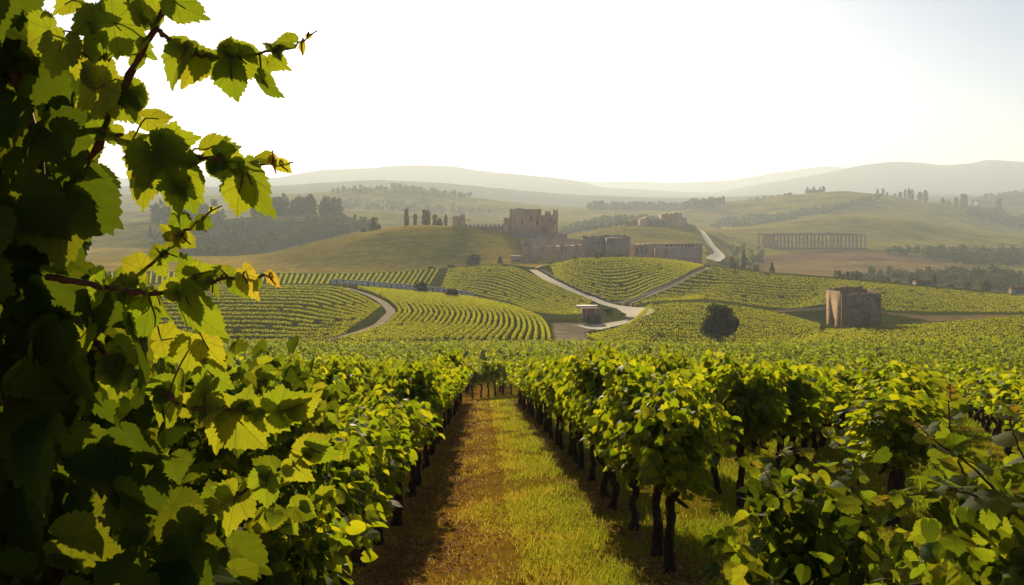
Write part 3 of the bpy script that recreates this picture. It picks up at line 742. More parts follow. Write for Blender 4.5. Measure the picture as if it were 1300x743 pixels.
def tree(kind, px, py, hpx, wpx, Y0, Y1, label, group=None, mat=None, name=None, sink=0.0, Yfix=None):
    if Yfix is None: p_ = cast(px, py, Y0, Y1)
    else: p_ = np.array([(px - CX) / F * Yfix, Yfix, 0.0]); p_[2] = g1(p_[0], p_[1])
    topz = (HY - (py - hpx)) / F * p_[1]; h = max(topz - p_[2], hpx / F * p_[1] * .6); w = wpx / F * p_[1]
    nw = {'cypress': .26, 'conifer': .56, 'column': .5, 'round': .98, 'bush': 1.0}[kind]
    v = rng.integers(0, 3); cm, tm = TREES[kind][v]
    nm = name or {'cypress': 'cypress_tree', 'conifer': 'conifer_tree', 'column': 'tall_tree', 'round': 'round_tree', 'bush': 'bush'}[kind]
    e = empty(nm, p_, rng.uniform(0, 6.28), label, 'tree' if kind != 'bush' else 'bush', group)
    e.scale = (w / nw, w / nw, h)
    mat = mat or M_TREE
    key = (cm.name, mat.name)
    if key not in CROWN_COPIES:
        c_ = cm.copy(); c_.materials.clear(); c_.materials.append(mat); CROWN_COPIES[key] = c_
    obj('crown', CROWN_COPIES[key], None, e); obj('trunk', tm, None, e)
    return e

tree('round', 911, 434, 47, 52, 200, 280, 'large lone round dark tree standing in the right vineyard')
tree('bush', 534, 371, 16, 19, 300, 345, 'round dark bush, larger of two on the balustrade wall', 'bushes by the balustrade wall')
tree('bush', 573, 377, 13, 17, 300, 345, 'round brownish bush near the right end of the balustrade wall', 'bushes by the balustrade wall', M_OLIVE)
tree('bush', 602, 337, 17, 23, 452, 500, 'square clipped dark bush at the foot of the golden hill')
tree('conifer', 635, 336, 10, 8, 452, 500, 'small pointed shrub right of the clipped bush under the castle', mat=M_OLIVE)
tree('bush', 547, 346, 6, 9, 446, 480, 'low shrub at the left end of the golden hill foot', 'low shrubs under the golden hill')
tree('bush', 572, 342, 5, 13, 446, 480, 'low spreading shrub left of the clipped bush', 'low shrubs under the golden hill')
tree('bush', 771, 398, 8, 16, 270, 330, 'green bush beside the little hut in the clearing')
for i, (x, y, h, w, k, lab, mt) in enumerate([
    (516, 286, 20, 6, 'column', 'tall grey green tree, leftmost behind the golden hill crest', M_TREE),
    (527, 286, 14, 5, 'column', 'slim tree second from left behind the golden hill crest', M_TREE),
    (541, 286, 19, 11, 'column', 'broad tall brownish tree in the middle of the crest group', M_OLIVE),
    (552, 286, 13, 6, 'column', 'medium brownish tree right of the broad crest tree', M_OLIVE),
    (558, 287, 11, 10, 'bush', 'low rounded brownish tree near the castle gate tower', M_OLIVE),
    (566, 287, 14, 4, 'cypress', 'thin cypress just left of the castle gate tower', M_OLIVE),
    (474, 294, 17, 14, 'conifer', 'grey conifer at the left slope of the golden hill', M_TREE),
    (481, 294, 9, 5, 'cypress', 'small thin cypress right of the grey conifer', M_TREE),
    (462, 297, 9, 9, 'bush', 'rounded tree left of the grey conifer', M_TREE)]):
    tree(k, x, y, h, w, 590, 700, lab, 'trees behind the golden hill crest', mt, Yfix=632)
cyp = [(1114, 247, 7, 3, 'small cypress, leftmost on the right hill crest'), (1121, 248, 8.5, 3.5, 'second cypress from left on the right hill crest'),
       (1126, 249, 5, 2.5, 'tiny cypress third from left on the right hill crest'), (1136, 251, 5, 3, 'tiny lone cypress before the tall crest group'),
       (1143, 252.5, 9, 4, 'stout cypress at the left of the tall crest group'), (1149, 253.5, 13, 3.2, 'thin tall cypress in the crest group'),
       (1154, 254, 15, 4, 'tallest dark cypress of the close crest pair'), (1158, 255, 14, 4, 'right cypress of the close crest pair'),
       (1168, 257, 13, 5.5, 'broad cypress, left one of the lower pair on the crest'), (1175, 259, 17, 6, 'broad tall cypress, right one of the lower pair on the crest')]
for x, y, h, w, lab in cyp: tree('cypress', x, y, h, w, 1900, 2100, lab, 'cypresses on the right hill crest', Yfix=1995)
for x, y, h, w, k, lab in [(1197, 262, 11, 8, 'conifer', 'dark conifer at the right end of the crest slope'), (1204.5, 263, 9, 5, 'conifer', 'small conifer beside the dark conifer on the crest slope'),
                     (1214, 264, 14, 4, 'cypress', 'slender spire tree before the far village'), (1224, 266, 19, 9, 'column', 'big dark oval tree left of the far village'),
                     (1241, 268, 9, 11, 'bush', 'rounded dark tree below the far village'), (1268, 266, 14, 7, 'column', 'tall grey tree among the far village houses'),
                     (1233, 268, 6, 8, 'bush', 'low dark tree left of the village houses')]:
    tree(k, x, y, h, w, 1900, 2200, lab, 'trees near the far village', Yfix=2005)
for i, x in enumerate([1025, 1029, 1033, 1037, 1041, 1045.5]):
    tree(['conifer', 'bush', 'cypress', 'bush', 'conifer', 'column'][i], x, 245.8, [8, 6, 8.5, 5.5, 7.5, 9][i], [6, 7, 3.5, 7, 6, 4][i], 1900, 2100, '%s tree of the small crest grove on the right hill' % ['leftmost', 'second', 'third', 'fourth', 'fifth', 'rightmost'][i], 'crest grove on the right hill', Yfix=2000)
for i, x in enumerate([997, 1003, 988, 979, 970, 961, 952]):
    tree('bush', x, g1(0, 10) * 0 + np.interp(x, [940, 1000, 1023], [255.5, 249, 246.5]), [4, 4.5, 3, 2.6, 3.4, 3, 2.6][i], [7, 7, 5, 5, 6, 5, 5][i], 1900, 2100,
         'tiny round bush on the skyline left of the crest grove', 'skyline bushes on the right hill', Yfix=2000)
val = [(980, 351, 17, 9, 'conifer', 'pointed dark conifer before the ploughed field'), (934, 343, 9, 8, 'column', 'dark tree, leftmost in the valley right of the far road'),
       (942, 347, 12, 8, 'conifer', 'dark conifer second from left in the valley'), (951, 348, 9, 9, 'bush', 'round bush third from left in the valley'),
       (960, 349, 12, 8, 'column', 'dark oval tree left of the pointed conifer'), (966, 350, 7, 7, 'bush', 'small bush beside the dark oval valley tree'),
       (929, 334, 8, 6, 'column', 'small tree beside the far road bend'), (944, 320, 6, 6, 'bush', 'bush above the far road by the colonnade'),
       (1066, 356.5, 13, 4, 'cypress', 'first cypress of the row behind the dark vineyard hill'), (1071, 357, 10, 3, 'cypress', 'second cypress of the row behind the dark vineyard hill'),
       (1076, 357, 12, 4, 'cypress', 'third cypress of the row behind the dark vineyard hill'), (1082, 358, 12, 4, 'cypress', 'fourth cypress of the row behind the dark vineyard hill'),
       (1088, 358.5, 14, 4.5, 'cypress', 'fifth and darkest cypress of the row behind the vineyard hill'), (1093, 359, 13, 3.5, 'cypress', 'last cypress of the row behind the dark vineyard hill'),
       (1127, 362, 9, 7, 'column', 'dark tree rising behind the ruin on the vineyard ridge'), (1138, 363, 8, 8, 'bush', 'round dark bush on the right vineyard ridge'),
       (1158, 366, 14, 9, 'conifer', 'pointed tree above the right vineyard ridge by pale wall'), (1186, 368, 19, 9, 'conifer', 'tallest pointed tree on the right vineyard ridge'),
       (1207, 369, 10, 11, 'bush', 'wide dark bush right of the tallest ridge tree'), (1228, 371, 13, 9, 'column', 'dark oval tree on the far right ridge'),
       (1252, 373, 15, 10, 'column', 'large dark oval tree near the right frame edge'), (1289, 377, 13, 12, 'bush', 'dark bush beside the pale cottage at the right edge'),
       (1011, 352, 5, 10, 'bush', 'low hedge bush under the ploughed field'), (1000, 352, 6, 9, 'bush', 'low round bush right of the pointed conifer')]
for x, y, h, w, k, lab in val: tree(k, x, y, h, w, 440, 620, lab, 'trees in the right valley', Yfix=(520 if x > 1000 else 560))

def woods(label, polys, n, hpx, Y0, Y1, kinds=('conifer', 'round'), mat=None, name='woods', quads=60):
    n = int(n * 1.5)
    Ps, Ds, Ns, Sz = [], [], [], []
    poly_ = np.array(polys, float); lo, hi_ = poly_.min(0), poly_.max(0); k = 0
    while k < n:
        x, y = rng.uniform(lo, hi_)
        if not inpoly(np.array([x]), np.array([y]), polys)[0]: continue
        p_ = cast(x, y, Y0, Y1, 90); h = rng.uniform(*hpx) / F * p_[1]; k += 1
        kd = kinds[rng.integers(0, len(kinds))]
        P, O = crown_pts(kd, quads, rng); w = {'conifer': .8, 'cypress': 1, 'column': 1.1, 'round': .95, 'bush': 1.3}[kd]
        Ps.append(P * (h * w, h * w, h) + p_); Ds.append(O + rng.normal(0, .7, P.shape)); Ns.append(O + rng.normal(0, .5, P.shape) + (0, 0, .4))
        Sz.append(np.full(quads, h * .27) * rng.uniform(.6, 1.3, quads))
    o = obj(name, place_leaves(QD, np.concatenate(Ps), np.concatenate(Ds), np.concatenate(Ns), np.concatenate(Sz), 3), mat or M_TREE)
    return tag(o, label, 'woods', kind='stuff')

woods('dark wood covering the left hillside below the bright clearing', [(190, 290), (330, 282), (440, 283), (475, 289), (445, 296), (400, 306), (345, 320), (260, 326), (190, 326)], 120, (7, 12), 640, 1000)
woods('conifer wood along the top of the left hill', [(190, 276), (300, 272), (350, 273.5), (395, 273.5), (430, 276.5), (430, 274), (390, 271), (340, 271), (190, 272)], 55, (12, 25), 960, 1060, ('conifer', 'conifer', 'cypress'))
woods('dark wood on the lower right of the left hill', [(395, 284), (440, 281), (478, 288), (450, 294), (420, 298)], 60, (6, 11), 640, 1050)
woods('band of dark wood climbing the right hill', [(900, 291), (910, 281), (1000, 272), (1060, 262), (1118, 249), (1116, 254), (1075, 265), (1054, 271), (1000, 281), (950, 289)], 240, (3.5, 6.5), 1450, 2050, ('round', 'bush'))
woods('far hazy wood behind the hilltop ruin', [(742, 266), (790, 263), (860, 264), (905, 260), (920, 259), (905, 264), (850, 268), (760, 268)], 170, (6, 11), 1850, 2100, ('round', 'conifer'))
woods('hazy wood between the castle and the hilltop ruin', [(712, 297), (760, 279), (815, 277), (850, 282), (800, 288), (760, 292), (722, 298)], 130, (5, 9), 1000, 1450, ('round', 'bush'))
woods('dark hedge wood along the valley right of the colonnade', [(1118, 321), (1180, 318), (1300, 319), (1400, 320), (1400, 338), (1300, 338), (1230, 337), (1170, 327)], 210, (6, 11), 880, 1120, ('round', 'bush'))
woods('dark valley wood behind the right vineyard ridge', [(1040, 353), (1100, 350), (1160, 350), (1240, 346), (1400, 352), (1400, 375), (1300, 373), (1200, 365), (1100, 358)], 200, (7, 13), 520, 780, ('round', 'bush', 'column'))
woods('grey wood around the far villa', [(410, 246), (450, 241), (520, 240), (580, 246), (610, 250), (560, 251), (480, 247)], 70, (3.5, 7), 1850, 2100, ('round', 'column'))
woods('faint tree belt low on the left far hill', [(400, 262), (470, 255), (560, 262), (640, 270), (560, 272), (470, 268)], 70, (4, 8), 1400, 2000, ('round', 'bush'))
woods('dark wood at the right frame edge below the village', [(1230, 273), (1262, 274), (1300, 285), (1380, 297), (1380, 303), (1300, 291), (1250, 281)], 80, (8, 13), 1700, 2020, ('round', 'column'))
woods('grove of trees under the colonnade left slope', [(925, 316), (962, 316), (975, 330), (955, 341), (932, 338)], 22, (5, 8), 600, 1000, ('round', 'bush'))
woods('far tree rows on the right mountain foot', [(1235, 254), (1300, 246), (1340, 245), (1340, 252), (1300, 254)], 80, (4, 7), 2300, 3800, ('round', 'column'))

# ------------------------------------------------------------------ castle and ruins
def at(px, py, Y): return ((px - CX) / F * Y, (HY - py) / F * Y)
def merlon_top(x0, x1, z_low, z_high, n, base):
    pts = [(0, base), (1, base)]; st = 1 / (2 * n - 1)
    for k in range(n - 1, -1, -1):
        a, b_ = (2 * k) * st, (2 * k + 1) * st
        pts += [(b_, z_low), (b_, z_high), (a, z_high), (a, z_low)] if 0 < k < n - 1 else ([(1, z_high), (a, z_high), (a, z_low)] if k else [(b_, z_low), (b_, z_high), (0, z_high)])
    return pts
def jagged(n, base, z0, z1, amp, r_):
    q = np.linspace(1, 0, n); return [(0, base), (1, base)] + [(float(t), float(z1 * t + z0 * (1 - t) + (r_.choice([-1, 0, 0, .6]) * amp if 0 < i < n - 1 else 0) + r_.normal(0, amp * .25))) for i, t in enumerate(q)]
jr = np.random.default_rng(5)

YC = 590.0
X0, Z0 = at(678, 310, YC)
castle = empty('castle', (X0, YC, g1(X0, YC)), 0, 'large ruined pink stone castle with keep and long walls on the hill', 'castle')
def cpart(mb, name, mat=M_STONE, parent=castle):
    o = mb.build(name, mat, None)
    if parent is not None:
        org = parent
        off = np.array([0., 0., 0.]);
        while org is not None: off += np.array(org.location[:]); org = org.parent
        co_ = np.empty(len(o.data.vertices) * 3, np.float32); o.data.vertices.foreach_get('co', co_)
        o.data.vertices.foreach_set('co', (co_.reshape(-1, 3) - off).ravel().astype(np.float32)); o.data.update(); o.parent = parent
    return o
def blk(x0, x1, ytop, ybot, Y, depth, mb=None):
    xa, zt = at(x0, ytop, Y); xb, zb = at(x1, ybot, Y); return (mb or MB()).box(xa, xb, Y, Y + depth, zb, zt)
# keep: tall block with a turned left facet, uneven top
xa, zt = at(647, 265.5, YC); xb, zb = at(687, 312, YC); xm = at(658, 0, YC)[0]
mb = MB().prism([(xa, YC + 6), (xm, YC), (xb, YC), (xb, YC + 20), (xa, YC + 20)], zb, zt)
keep = cpart(mb, 'keep')
mb = MB(); mb.profile((xm, YC - .05), (xb, YC - .05), jagged(22, zt - .4, zt + .2, zt - .1, .5, jr), 2.5); cpart(mb, 'broken_battlement')
mb = MB(); mb.profile((at(654, 0, YC)[0], YC + 2.2), (at(664, 0, YC)[0], YC + 2.2), jagged(8, zt - .02, zt + .5, zt + .4, .35, jr), 6)
cpart(mb, 'broken_parapet')
mb = MB()
for x in (666, 672, 678, 684): blk(x, x + .9, 267.5, 310, YC - .55, 1.2, mb)
cpart(mb, 'pilaster', parent=keep)
for x, y0, y1 in ((673.5, 274, 282), (662, 279, 284), (681, 280, 286)):
    cpart(blk(x, x + 1.9, y0, y1, YC - .06, .8), 'window', M_DARK, keep)
rt = cpart(blk(687, 708.5, 273.2, 312, YC + 2, 16), 'hall_block')
for x, y0, y1 in ((690, 286, 296), (698, 278, 282), (704, 280, 284)): cpart(blk(x, x + 1.5, y0, y1, YC + 1.94, .8), 'window', M_DARK, rt)
cpart(blk(692, 699, 268.5, 273.2, YC + 2.4, 5), 'merlon')
cpart(blk(702.2, 708.2, 267, 273.2, YC + 2.2, 6), 'corner_turret')
cpart(blk(702.0, 703.2, 265.5, 267, YC + 2.4, 1), 'merlon'); cpart(blk(706.4, 708.0, 266, 267, YC + 2.4, 1), 'merlon')
cpart(blk(639.5, 647, 276.5, 306, YC + 4, 12), 'annex')
xa, zh = at(590.5, 284.2, YC + 6); xb, zl = at(639.5, 286.8, YC + 6); zb = at(0, 303, YC + 6)[1]
cw = cpart(MB().profile((xa, YC + 6), (xb, YC + 6), merlon_top(xa, xb, zl, zh, 10, zb), 2.2), 'curtain_wall')
for k in range(12): cpart(blk(593 + k * 4, 594.1 + k * 4, 288.5, 291.5, YC + 5.94, .5), 'arrow_slit', M_DARK, cw)
gt = cpart(blk(574.5, 584.6, 275.2, 300, YC + 8, 9), 'gate_tower')
cpart(blk(584.6, 590.4, 272.2, 300, YC + 6.6, 9), 'turret')
for x in (574.5, 578.2, 582): cpart(blk(x, x + 2.0, 273.8, 275.2, YC + 8.2, 2), 'merlon', M_STONE, gt)
cpart(blk(590.4, 597, 278.8, 280, YC + 9, 1.4), 'broken_arch')
# terraces and lower walls stepping down to the road
YL = 520.0
cpart(blk(648, 720, 296.5, 316, YC - 7, 7), 'terrace_wall', M_STONE2)
xa, z1 = at(661, 304, 548); xb, z2 = at(742, 303.5, 548); zb = at(0, 330, 548)[1]
mw = cpart(MB().profile((xa, 548), (xb, 540), jagged(26, zb, z1, z2, .3, jr), 9), 'middle_wall', M_STONE)
cpart(MB().box(at(672, 0, 545)[0], at(738, 0, 545)[0], 546.5, 550, z1 + .1, z1 + .55), 'coping', M_TOPSTONE, mw)
xa, z1 = at(663, 314, YL); xb, z2 = at(742, 311, YL - 18); zb = at(0, 346, YL)[1]
lw = cpart(MB().profile((xa, YL), (xb, YL - 18), jagged(30, zb, z1, z2, .35, jr), 5), 'lower_wall', M_STONE)
for k in range(15):
    x = 665 + k * 5.1; Yk = YL - 18 * (x - 663) / 79
    cpart(blk(x, x + 1.7, 315.2 - k * .12, 346, Yk - .9, 1.6), 'buttress', M_STONE, lw)
xa, z1 = at(740, 301.5, 505); xb, z2 = at(797, 300.2, 492); zb = at(0, 336, 500)[1]
rw = cpart(MB().profile((xa, 505), (xb, 492), jagged(40, zb, z1, z2, .75, jr), 5), 'right_wall', M_STONE2)
mb = MB()
for k in range(70):
    t = jr.random(); x = xa + (xb - xa) * t; y = 505 - 13 * t + jr.uniform(.3, 4.2); z = z1 + (z2 - z1) * t - .6; q = jr.uniform(.3, .9)
    mb.box(x - q, x + q, y - q * .5, y + q * .5, z, z + jr.uniform(.6, 1.7))
cpart(mb, 'broken_masonry', M_TOPSTONE, rw)
eb = cpart(blk(771, 797.4, 302.5, 334, 484, 9), 'end_bastion', M_STONE2)
for x in (753, 760, 767): cpart(blk(x, x + 1.3, 307, 311, 497, .8), 'window', M_DARK, rw)
cpart(blk(648.5, 663, 325.2, 345, 505, 8), 'gatehouse', M_STONE2)
cpart(blk(656, 660, 330, 338, 504.9, .6), 'gate_opening', M_DARK)
cpart(blk(663, 682, 330.5, 346, 500, 8), 'gate_wall', M_STONE2)

def ruin(name, label, pieces, Y, cat='ruin', windows=()):
    xa = np.mean([p_[0] for p_ in pieces]); X = at(xa, 0, Y)[0]
    e = empty(name, (X, Y, g1(X, Y)), 0, label, cat)
    for (x0, x1, yt0, yt1, yb, dY, dep, amp, pn, mt) in pieces:
        A, B = at(x0, 0, Y + dY)[0], at(x1, 0, Y + dY)[0]
        k = (Y + dY) / F
        cpart(MB().profile((A, Y + dY), (B, Y + dY), jagged(max(6, int((x1 - x0) / 1.6)), (HY - yb) * k, (HY - yt0) * k, (HY - yt1) * k, amp * k, jr), dep), pn, mt, e)
    for x0, x1, y0, y1, dY in windows: cpart(blk(x0, x1, y0, y1, Y + dY - .08, .6), 'window_opening', M_DARK, e)
    return e
ruin('ruined_fortress', 'hazy ruined fortress on the rounded hill behind the castle', [
    (813, 823, 279, 275, 292, 0, 14, .8, 'corner_tower', M_STONE), (823, 852, 277.5, 278, 292, 3, 10, .7, 'front_wall', M_STONE2), (840, 866, 271.5, 270, 292, 16, 12, 1.0, 'keep', M_STONE),
    (852, 872, 274, 277, 293, 4, 9, .9, 'side_wall', M_STONE), (868, 884, 281, 288, 298, 8, 8, .9, 'broken_wall', M_STONE2)], 945,
    windows=[(826 + 4 * k, 827.5 + 4 * k, 281, 284, 3) for k in range(6)])
ruin('ruined_hall', 'low pale ruined hall of roofless walls right of the castle', [
    (803, 828, 311, 310, 336, 6, 5, .6, 'broken_wall', M_STONE2), (828, 892, 309.5, 308.5, 338, 10, 2, .4, 'back_wall', M_STONE), (832, 890, 315, 314.5, 338, 0, 4, .35, 'front_wall', M_STONE2),
    (801, 806, 309.5, 310, 336, 3, 4, .5, 'corner_pier', M_STONE)], 556, windows=[(846 + 4.6 * k, 848.6 + 4.6 * k, 310.5, 313, 10) for k in range(9)] + [(808 + 6 * k, 809.5 + 6 * k, 315, 321, 6) for k in range(3)])

# colonnade: two lines of columns carrying a stone beam
YK = 1010.0; Xk = at(1033, 0, YK)[0]
col_e = empty('colonnade', (Xk, YK, g1(Xk, YK)), 0, 'long ruined temple colonnade standing above the ploughed field', 'colonnade')
for rowi, dY in enumerate((0, 26)):
    for k in range(27):
        x = 971.5 + k * 4.85
        Yc = YK + dY + k * .25; X = (at(x, 0, YK + k * .25)[0]); zt = at(0, 299.2 - .35 * math.sin(k / 27 * 3.1), YK)[1]; zb = g1(X, Yc) - 1
        if jr.random() < .12: zt -= jr.uniform(.5, 5.5)
        X += jr.normal(0, .35)
        mb = MB(); zz = np.array([zb, zb + 1.9, zb + 2.0, (zb + zt) / 2, zt - .7, zt]); R_ = [1.35, 1.35, 1.05, 1.0, .88, 1.3]
        mb.tube(np.stack([np.full(6, X), np.full(6, Yc), zz], 1), R_, 9)
        cpart(mb, 'column', M_COLUMN, col_e)
    A = at(970, 0, YK)[0]; B = at(1098, 0, YK + 7)[0]; q = np.linspace(1, 0, 30)
    zl = at(0, 299.25, YK)[1]
    top_ = [(float(t), float(zl + 1.7 + .5 * math.sin(3.1 * t) + jr.choice([0, 0, .5, -.4]))) for t in q]
    bot = [(float(t), float(zl + .30 * math.sin(3.1 * t))) for t in q[::-1]]
    cpart(MB().profile((A, YK + dY - 1.2), (B, YK + dY + 5.8), bot + top_, 2.4), 'entablature', M_COLUMN, col_e)
cpart(MB().box(at(968, 0, YK)[0], at(1099, 0, YK)[0], YK - 4, YK + 34, g1(Xk, YK) - 6, g1(Xk, YK) + .5), 'stylobate', M_DARKSTONE, col_e)

# square roofless ruin on the vineyard saddle
hx0, hx1, hy0, hy1 = 98.9, 110.7, 266.0, 279.0
zb = g1(104, 272) - 1.0; zt = at(0, 372.2, 266)[1]
house = empty('stone_house', (104.8, 272.5, g1(104.8, 272.5)), 0, 'square roofless brown stone ruin standing among the vineyards', 'ruin')
# left wall with a doorway, cut as one outline
t = .55
dl, dr, dt = .44, .56, zb + 4.0
tops = [(float(q), float(zt + .35 - .5 * (1 - q) + jr.normal(0, .12))) for q in np.linspace(1, 0, 12)]
out = [(0, zb), (dl, zb), (dl, dt - .4), ((dl + dr) / 2, dt), (dr, dt - .4), (dr, zb), (1, zb)] + tops
cpart(MB().profile((hx0, hy1), (hx0, hy0 + t), out, t), 'left_wall', M_RUBBLE, house)
def wall_top(n, z0, z1, amp): return [(0, zb), (1, zb)] + [(float(q), float(z1 * q + z0 * (1 - q) + jr.normal(0, amp))) for q in np.linspace(1, 0, n)]
fw = cpart(MB().profile((hx0, hy0), (hx1, hy0), wall_top(26, zt - .25, zt + .05, .13), t), 'front_wall', M_RUBBLE, house)
cpart(MB().profile((hx1, hy0 + t), (hx1, hy1), wall_top(14, zt + .05, zt + .5, .15), t), 'right_wall', M_RUBBLE, house)
cpart(MB().profile((hx0 + t, hy1 - t), (hx1 - t, hy1 - t), wall_top(20, zt + .3, zt + 1.0, .2), t), 'back_wall', M_RUBBLE, house)
cpart(MB().box(hx0 + t, hx1 - t, hy0 + t, hy1 - t, zt - 2.0, zt - 1.7), 'broken_floor', M_DARKSTONE, house)
for x, z in ((hx0 + .9, zt - 2.6), (hx1 - 1.7, zt - 2.3), (hx0 + 3.4, zt - 2.0), (hx1 - 4.2, zt - 2.1)):
    cpart(MB().box(x, x + .5, hy0 - .03, hy0 + .3, z, z + .6), 'putlog_hole', M_DARK, fw)
mb = MB()
for k in range(26):
    x, y = jr.uniform(hx0 + .3, hx1 - .3), hy0 - jr.uniform(.2, 1.3); q = jr.uniform(.12, .35); z = g1(x, y)
    mb.box(x - q, x + q, y - q, y + q, z - .1, z + q)
cpart(mb, 'fallen_stones', M_RUBBLE, house)

# hut in the clearing
p_ = cast(749, 411, 240, 300); hY = p_[1]; hz = p_[2]
k = hY / F
hut = empty('roadside_hut', (p_[0], hY + 4, hz), 0, 'small brick hut with flat pale canopy roof in the road clearing', 'hut')
xA, xB = at(736, 0, hY)[0], at(763, 0, hY)[0]; zr = at(0, 390.5, hY)[1]
gb = g1((xA + xB) / 2, hY + 5)
cpart(MB().box(xA + 1.2, xB, hY + 4, hY + 7, gb - .4, zr - .9), 'brick_wall', M_HUTBRICK, hut)
cpart(MB().prism([(xA - .8, hY + 2.6), (xB - 1, hY + 2.6), (xB - .4, hY + 7.6), (xA - .4, hY + 7.6)], zr - .35, zr), 'roof', M_PALE, hut)
for x in (xA, xA + 2.3, xB - 1.4): cpart(MB().box(x - .1, x + .1, hY + 3.0, hY + 3.2, gb - .4, zr - .35), 'post', M_PALE, hut)
cpart(MB().box(xA + 2.0, xA + 3.2, hY + 3.94, hY + 4.1, gb, gb + 2.1), 'door', M_DARK, hut)
xA2, xB2 = at(753.5, 0, hY)[0], at(763, 0, hY)[0]; zt2 = at(0, 399.5, hY)[1]; z0 = g1(xA2, hY)
shed = empty('dark_shed', ((xA2 + xB2) / 2, hY, z0), 0, 'narrow dark box shed standing in front of the brick hut', 'shed')
cpart(MB().box(xA2, xB2, hY, hY + 1.8, z0 - .3, zt2 - .12), 'body', M_SLATE, shed)
cpart(MB().prism([(xA2 - .15, hY - .15), (xB2 + .15, hY - .15), (xB2 + .15, hY + 1.95), (xA2 - .15, hY + 1.95)], zt2 - .12, zt2), 'roof', M_DARKSTONE, shed)
cpart(MB().box(xA2 + .35, xA2 + 1.25, hY - .05, hY, z0 + .05, z0 + 2.0), 'door', M_DARK, shed)

# balustrade wall along the left vineyard
WL = world_line([(417, 360), (450, 361.5), (500, 366), (545, 371.5), (600, 378.5)], 300, 346, 27)
bal = empty('balustrade_wall', (WL[13][0], WL[13][1] + 2, g1(*WL[13])), 0, 'long low balustrade wall of pale panels and dark posts above the vineyard', 'wall')
mbp, rails = MB(), MB()
WL = WL + np.array([0, 3.0])
for i in range(len(WL) - 1):
    a, b_ = WL[i], WL[i + 1]; za = g1(*a); zb_ = g1(*b_); z0 = min(za, zb_) - .5; hgt = 2.4
    cpart(MB().profile(a + (b_ - a) * .16, b_ - (b_ - a) * .16, [(0, z0), (1, z0), (1, zb_ + 1.55), (0, za + 1.55)], .3), 'panel', M_PALE, bal)
    cpart(MB().profile(a - (b_ - a) * .05, a + (b_ - a) * .16, [(0, z0), (1, z0), (1, za + 1.6), (0, za + 1.6)], .45), 'post', M_DARKSTONE, bal)
    rails.profile(a + (0, .02), b_ + (0, .02), [(0, za + 1.58), (1, zb_ + 1.58), (1, zb_ + 1.95), (0, za + 1.95)], .6)
cpart(rails, 'rail', M_TOPSTONE, bal)

# low wall along the castle road
rp = road_path[6:78:4]; T = np.gradient(rp, axis=0); T /= np.linalg.norm(T, axis=1)[:, None]; off = rp + np.stack([-T[:, 1], T[:, 0]], 1) * 3.2
if np.mean(off[:, 0]) < np.mean(rp[:, 0]): off = rp - np.stack([-T[:, 1], T[:, 0]], 1) * 3.2
mb = MB()
for i in range(len(off) - 1):
    a, b_ = off[i], off[i + 1]; za, zb_ = g1(*a), g1(*b_); mb.profile(a, b_, [(0, za - .4), (1, zb_ - .4), (1, zb_ + .75), (0, za + .75)], .4)
tag(mb.build('roadside_wall', M_DARKSTONE), 'low dark stone wall following the castle road downhill', 'wall')

# ------------------------------------------------------------------ far houses
def house_far(name, x, y, wpx, hpx, Y0, Y1, label, group, roofmat=M_ROOF, wallmat=M_PLASTER, rot=0.3):
    p_ = cast(x, y, Y0, Y1); k = p_[1] / F; w, h = wpx * k, hpx * k; d = w * .7
    e = empty(name, p_, rot, label, 'house', group)
    def add(mb, n, mt, par): return mb.build(n, mt, par)
    b_ = add(MB().box(-w / 2, w / 2, -d / 2, d / 2, -h, h * .68), 'wall', wallmat, e)
    V = [(-w * .55, -d * .6, h * .66), (w * .55, -d * .6, h * .66), (w * .55, d * .6, h * .66), (-w * .55, d * .6, h * .66), (-w * .55, 0, h), (w * .55, 0, h)]
    add(MB().add(V, [(0, 1, 5, 4), (2, 3, 4, 5), (0, 4, 3), (1, 2, 5), (3, 2, 1, 0)]), 'roof', roofmat, e)
    n = max(2, int(wpx / 3))
    for i in range(n):
        xx = -w / 2 + w * (i + .5) / n; add(MB().box(xx - w * .05, xx + w * .05, -d / 2 - .08, -d / 2 + .1, h * .2, h * .45), 'window', M_DARK, b_)
    return e
for i, (x, y, w, h, lab) in enumerate([(1236, 259, 9, 6, 'far village house, leftmost under the grey mountain'), (1246, 261, 12, 7, 'wide far village house second from left'), (1253, 259, 9, 5, 'small far village house in the middle of the group'),
                               (1259, 261.5, 10, 6, 'far village house just left of the tall grey tree'), (1277, 260, 10, 5, 'far village house right of the tall grey tree'), (1287, 261, 11, 5, 'far village house, rightmost of the group')]):
    house_far('far_house', x, y, w, h, 2100, 2600, lab, 'far village houses', rot=.3 - .1 * i)
house_far('villa', 503, 240.5, 14, 9, 1900, 2100, 'pale far villa among trees on the hazy left hill', None, M_PALE)
house_far('villa', 468, 243, 9, 5, 1900, 2100, 'small hazy farmhouse left of the pale villa', None)
house_far('cottage', 1291, 374, 15, 10, 440, 620, 'pale cottage behind the vineyard ridge at the right edge', None)
house_far('cottage', 1172, 365, 20, 7, 440, 620, 'long low pale farm building between the pointed ridge trees', None)

# ------------------------------------------------------------------ the close grapevine at the left, reaching above the lens
def world(px, py, Y): return np.array([(px - CX) / F * Y, Y, (HY - py) / F * Y])
def cane_obj(pts, r0, r1, parent, mat=M_CANE, m=34, seed=0):
    """pts (px, py, distance) along the cane"""
    r_ = np.random.default_rng(seed)
    P = smooth_path(np.array([world(*p_) for p_ in pts]), m)
    P[1:-1] += r_.normal(0, .0016, (m - 2, 3)); R = np.linspace(r0, r1, m) * (1 + .05 * r_.normal(0, 1, m))
    for k in range(3, m - 2, 6): R[k] *= 1.3
    V, Q = tube_np(P, R, 8); o = obj('cane', mesh_np('cane', V - np.array(parent.location[:]), [Q]), mat, parent, smooth=True)
    return o, P

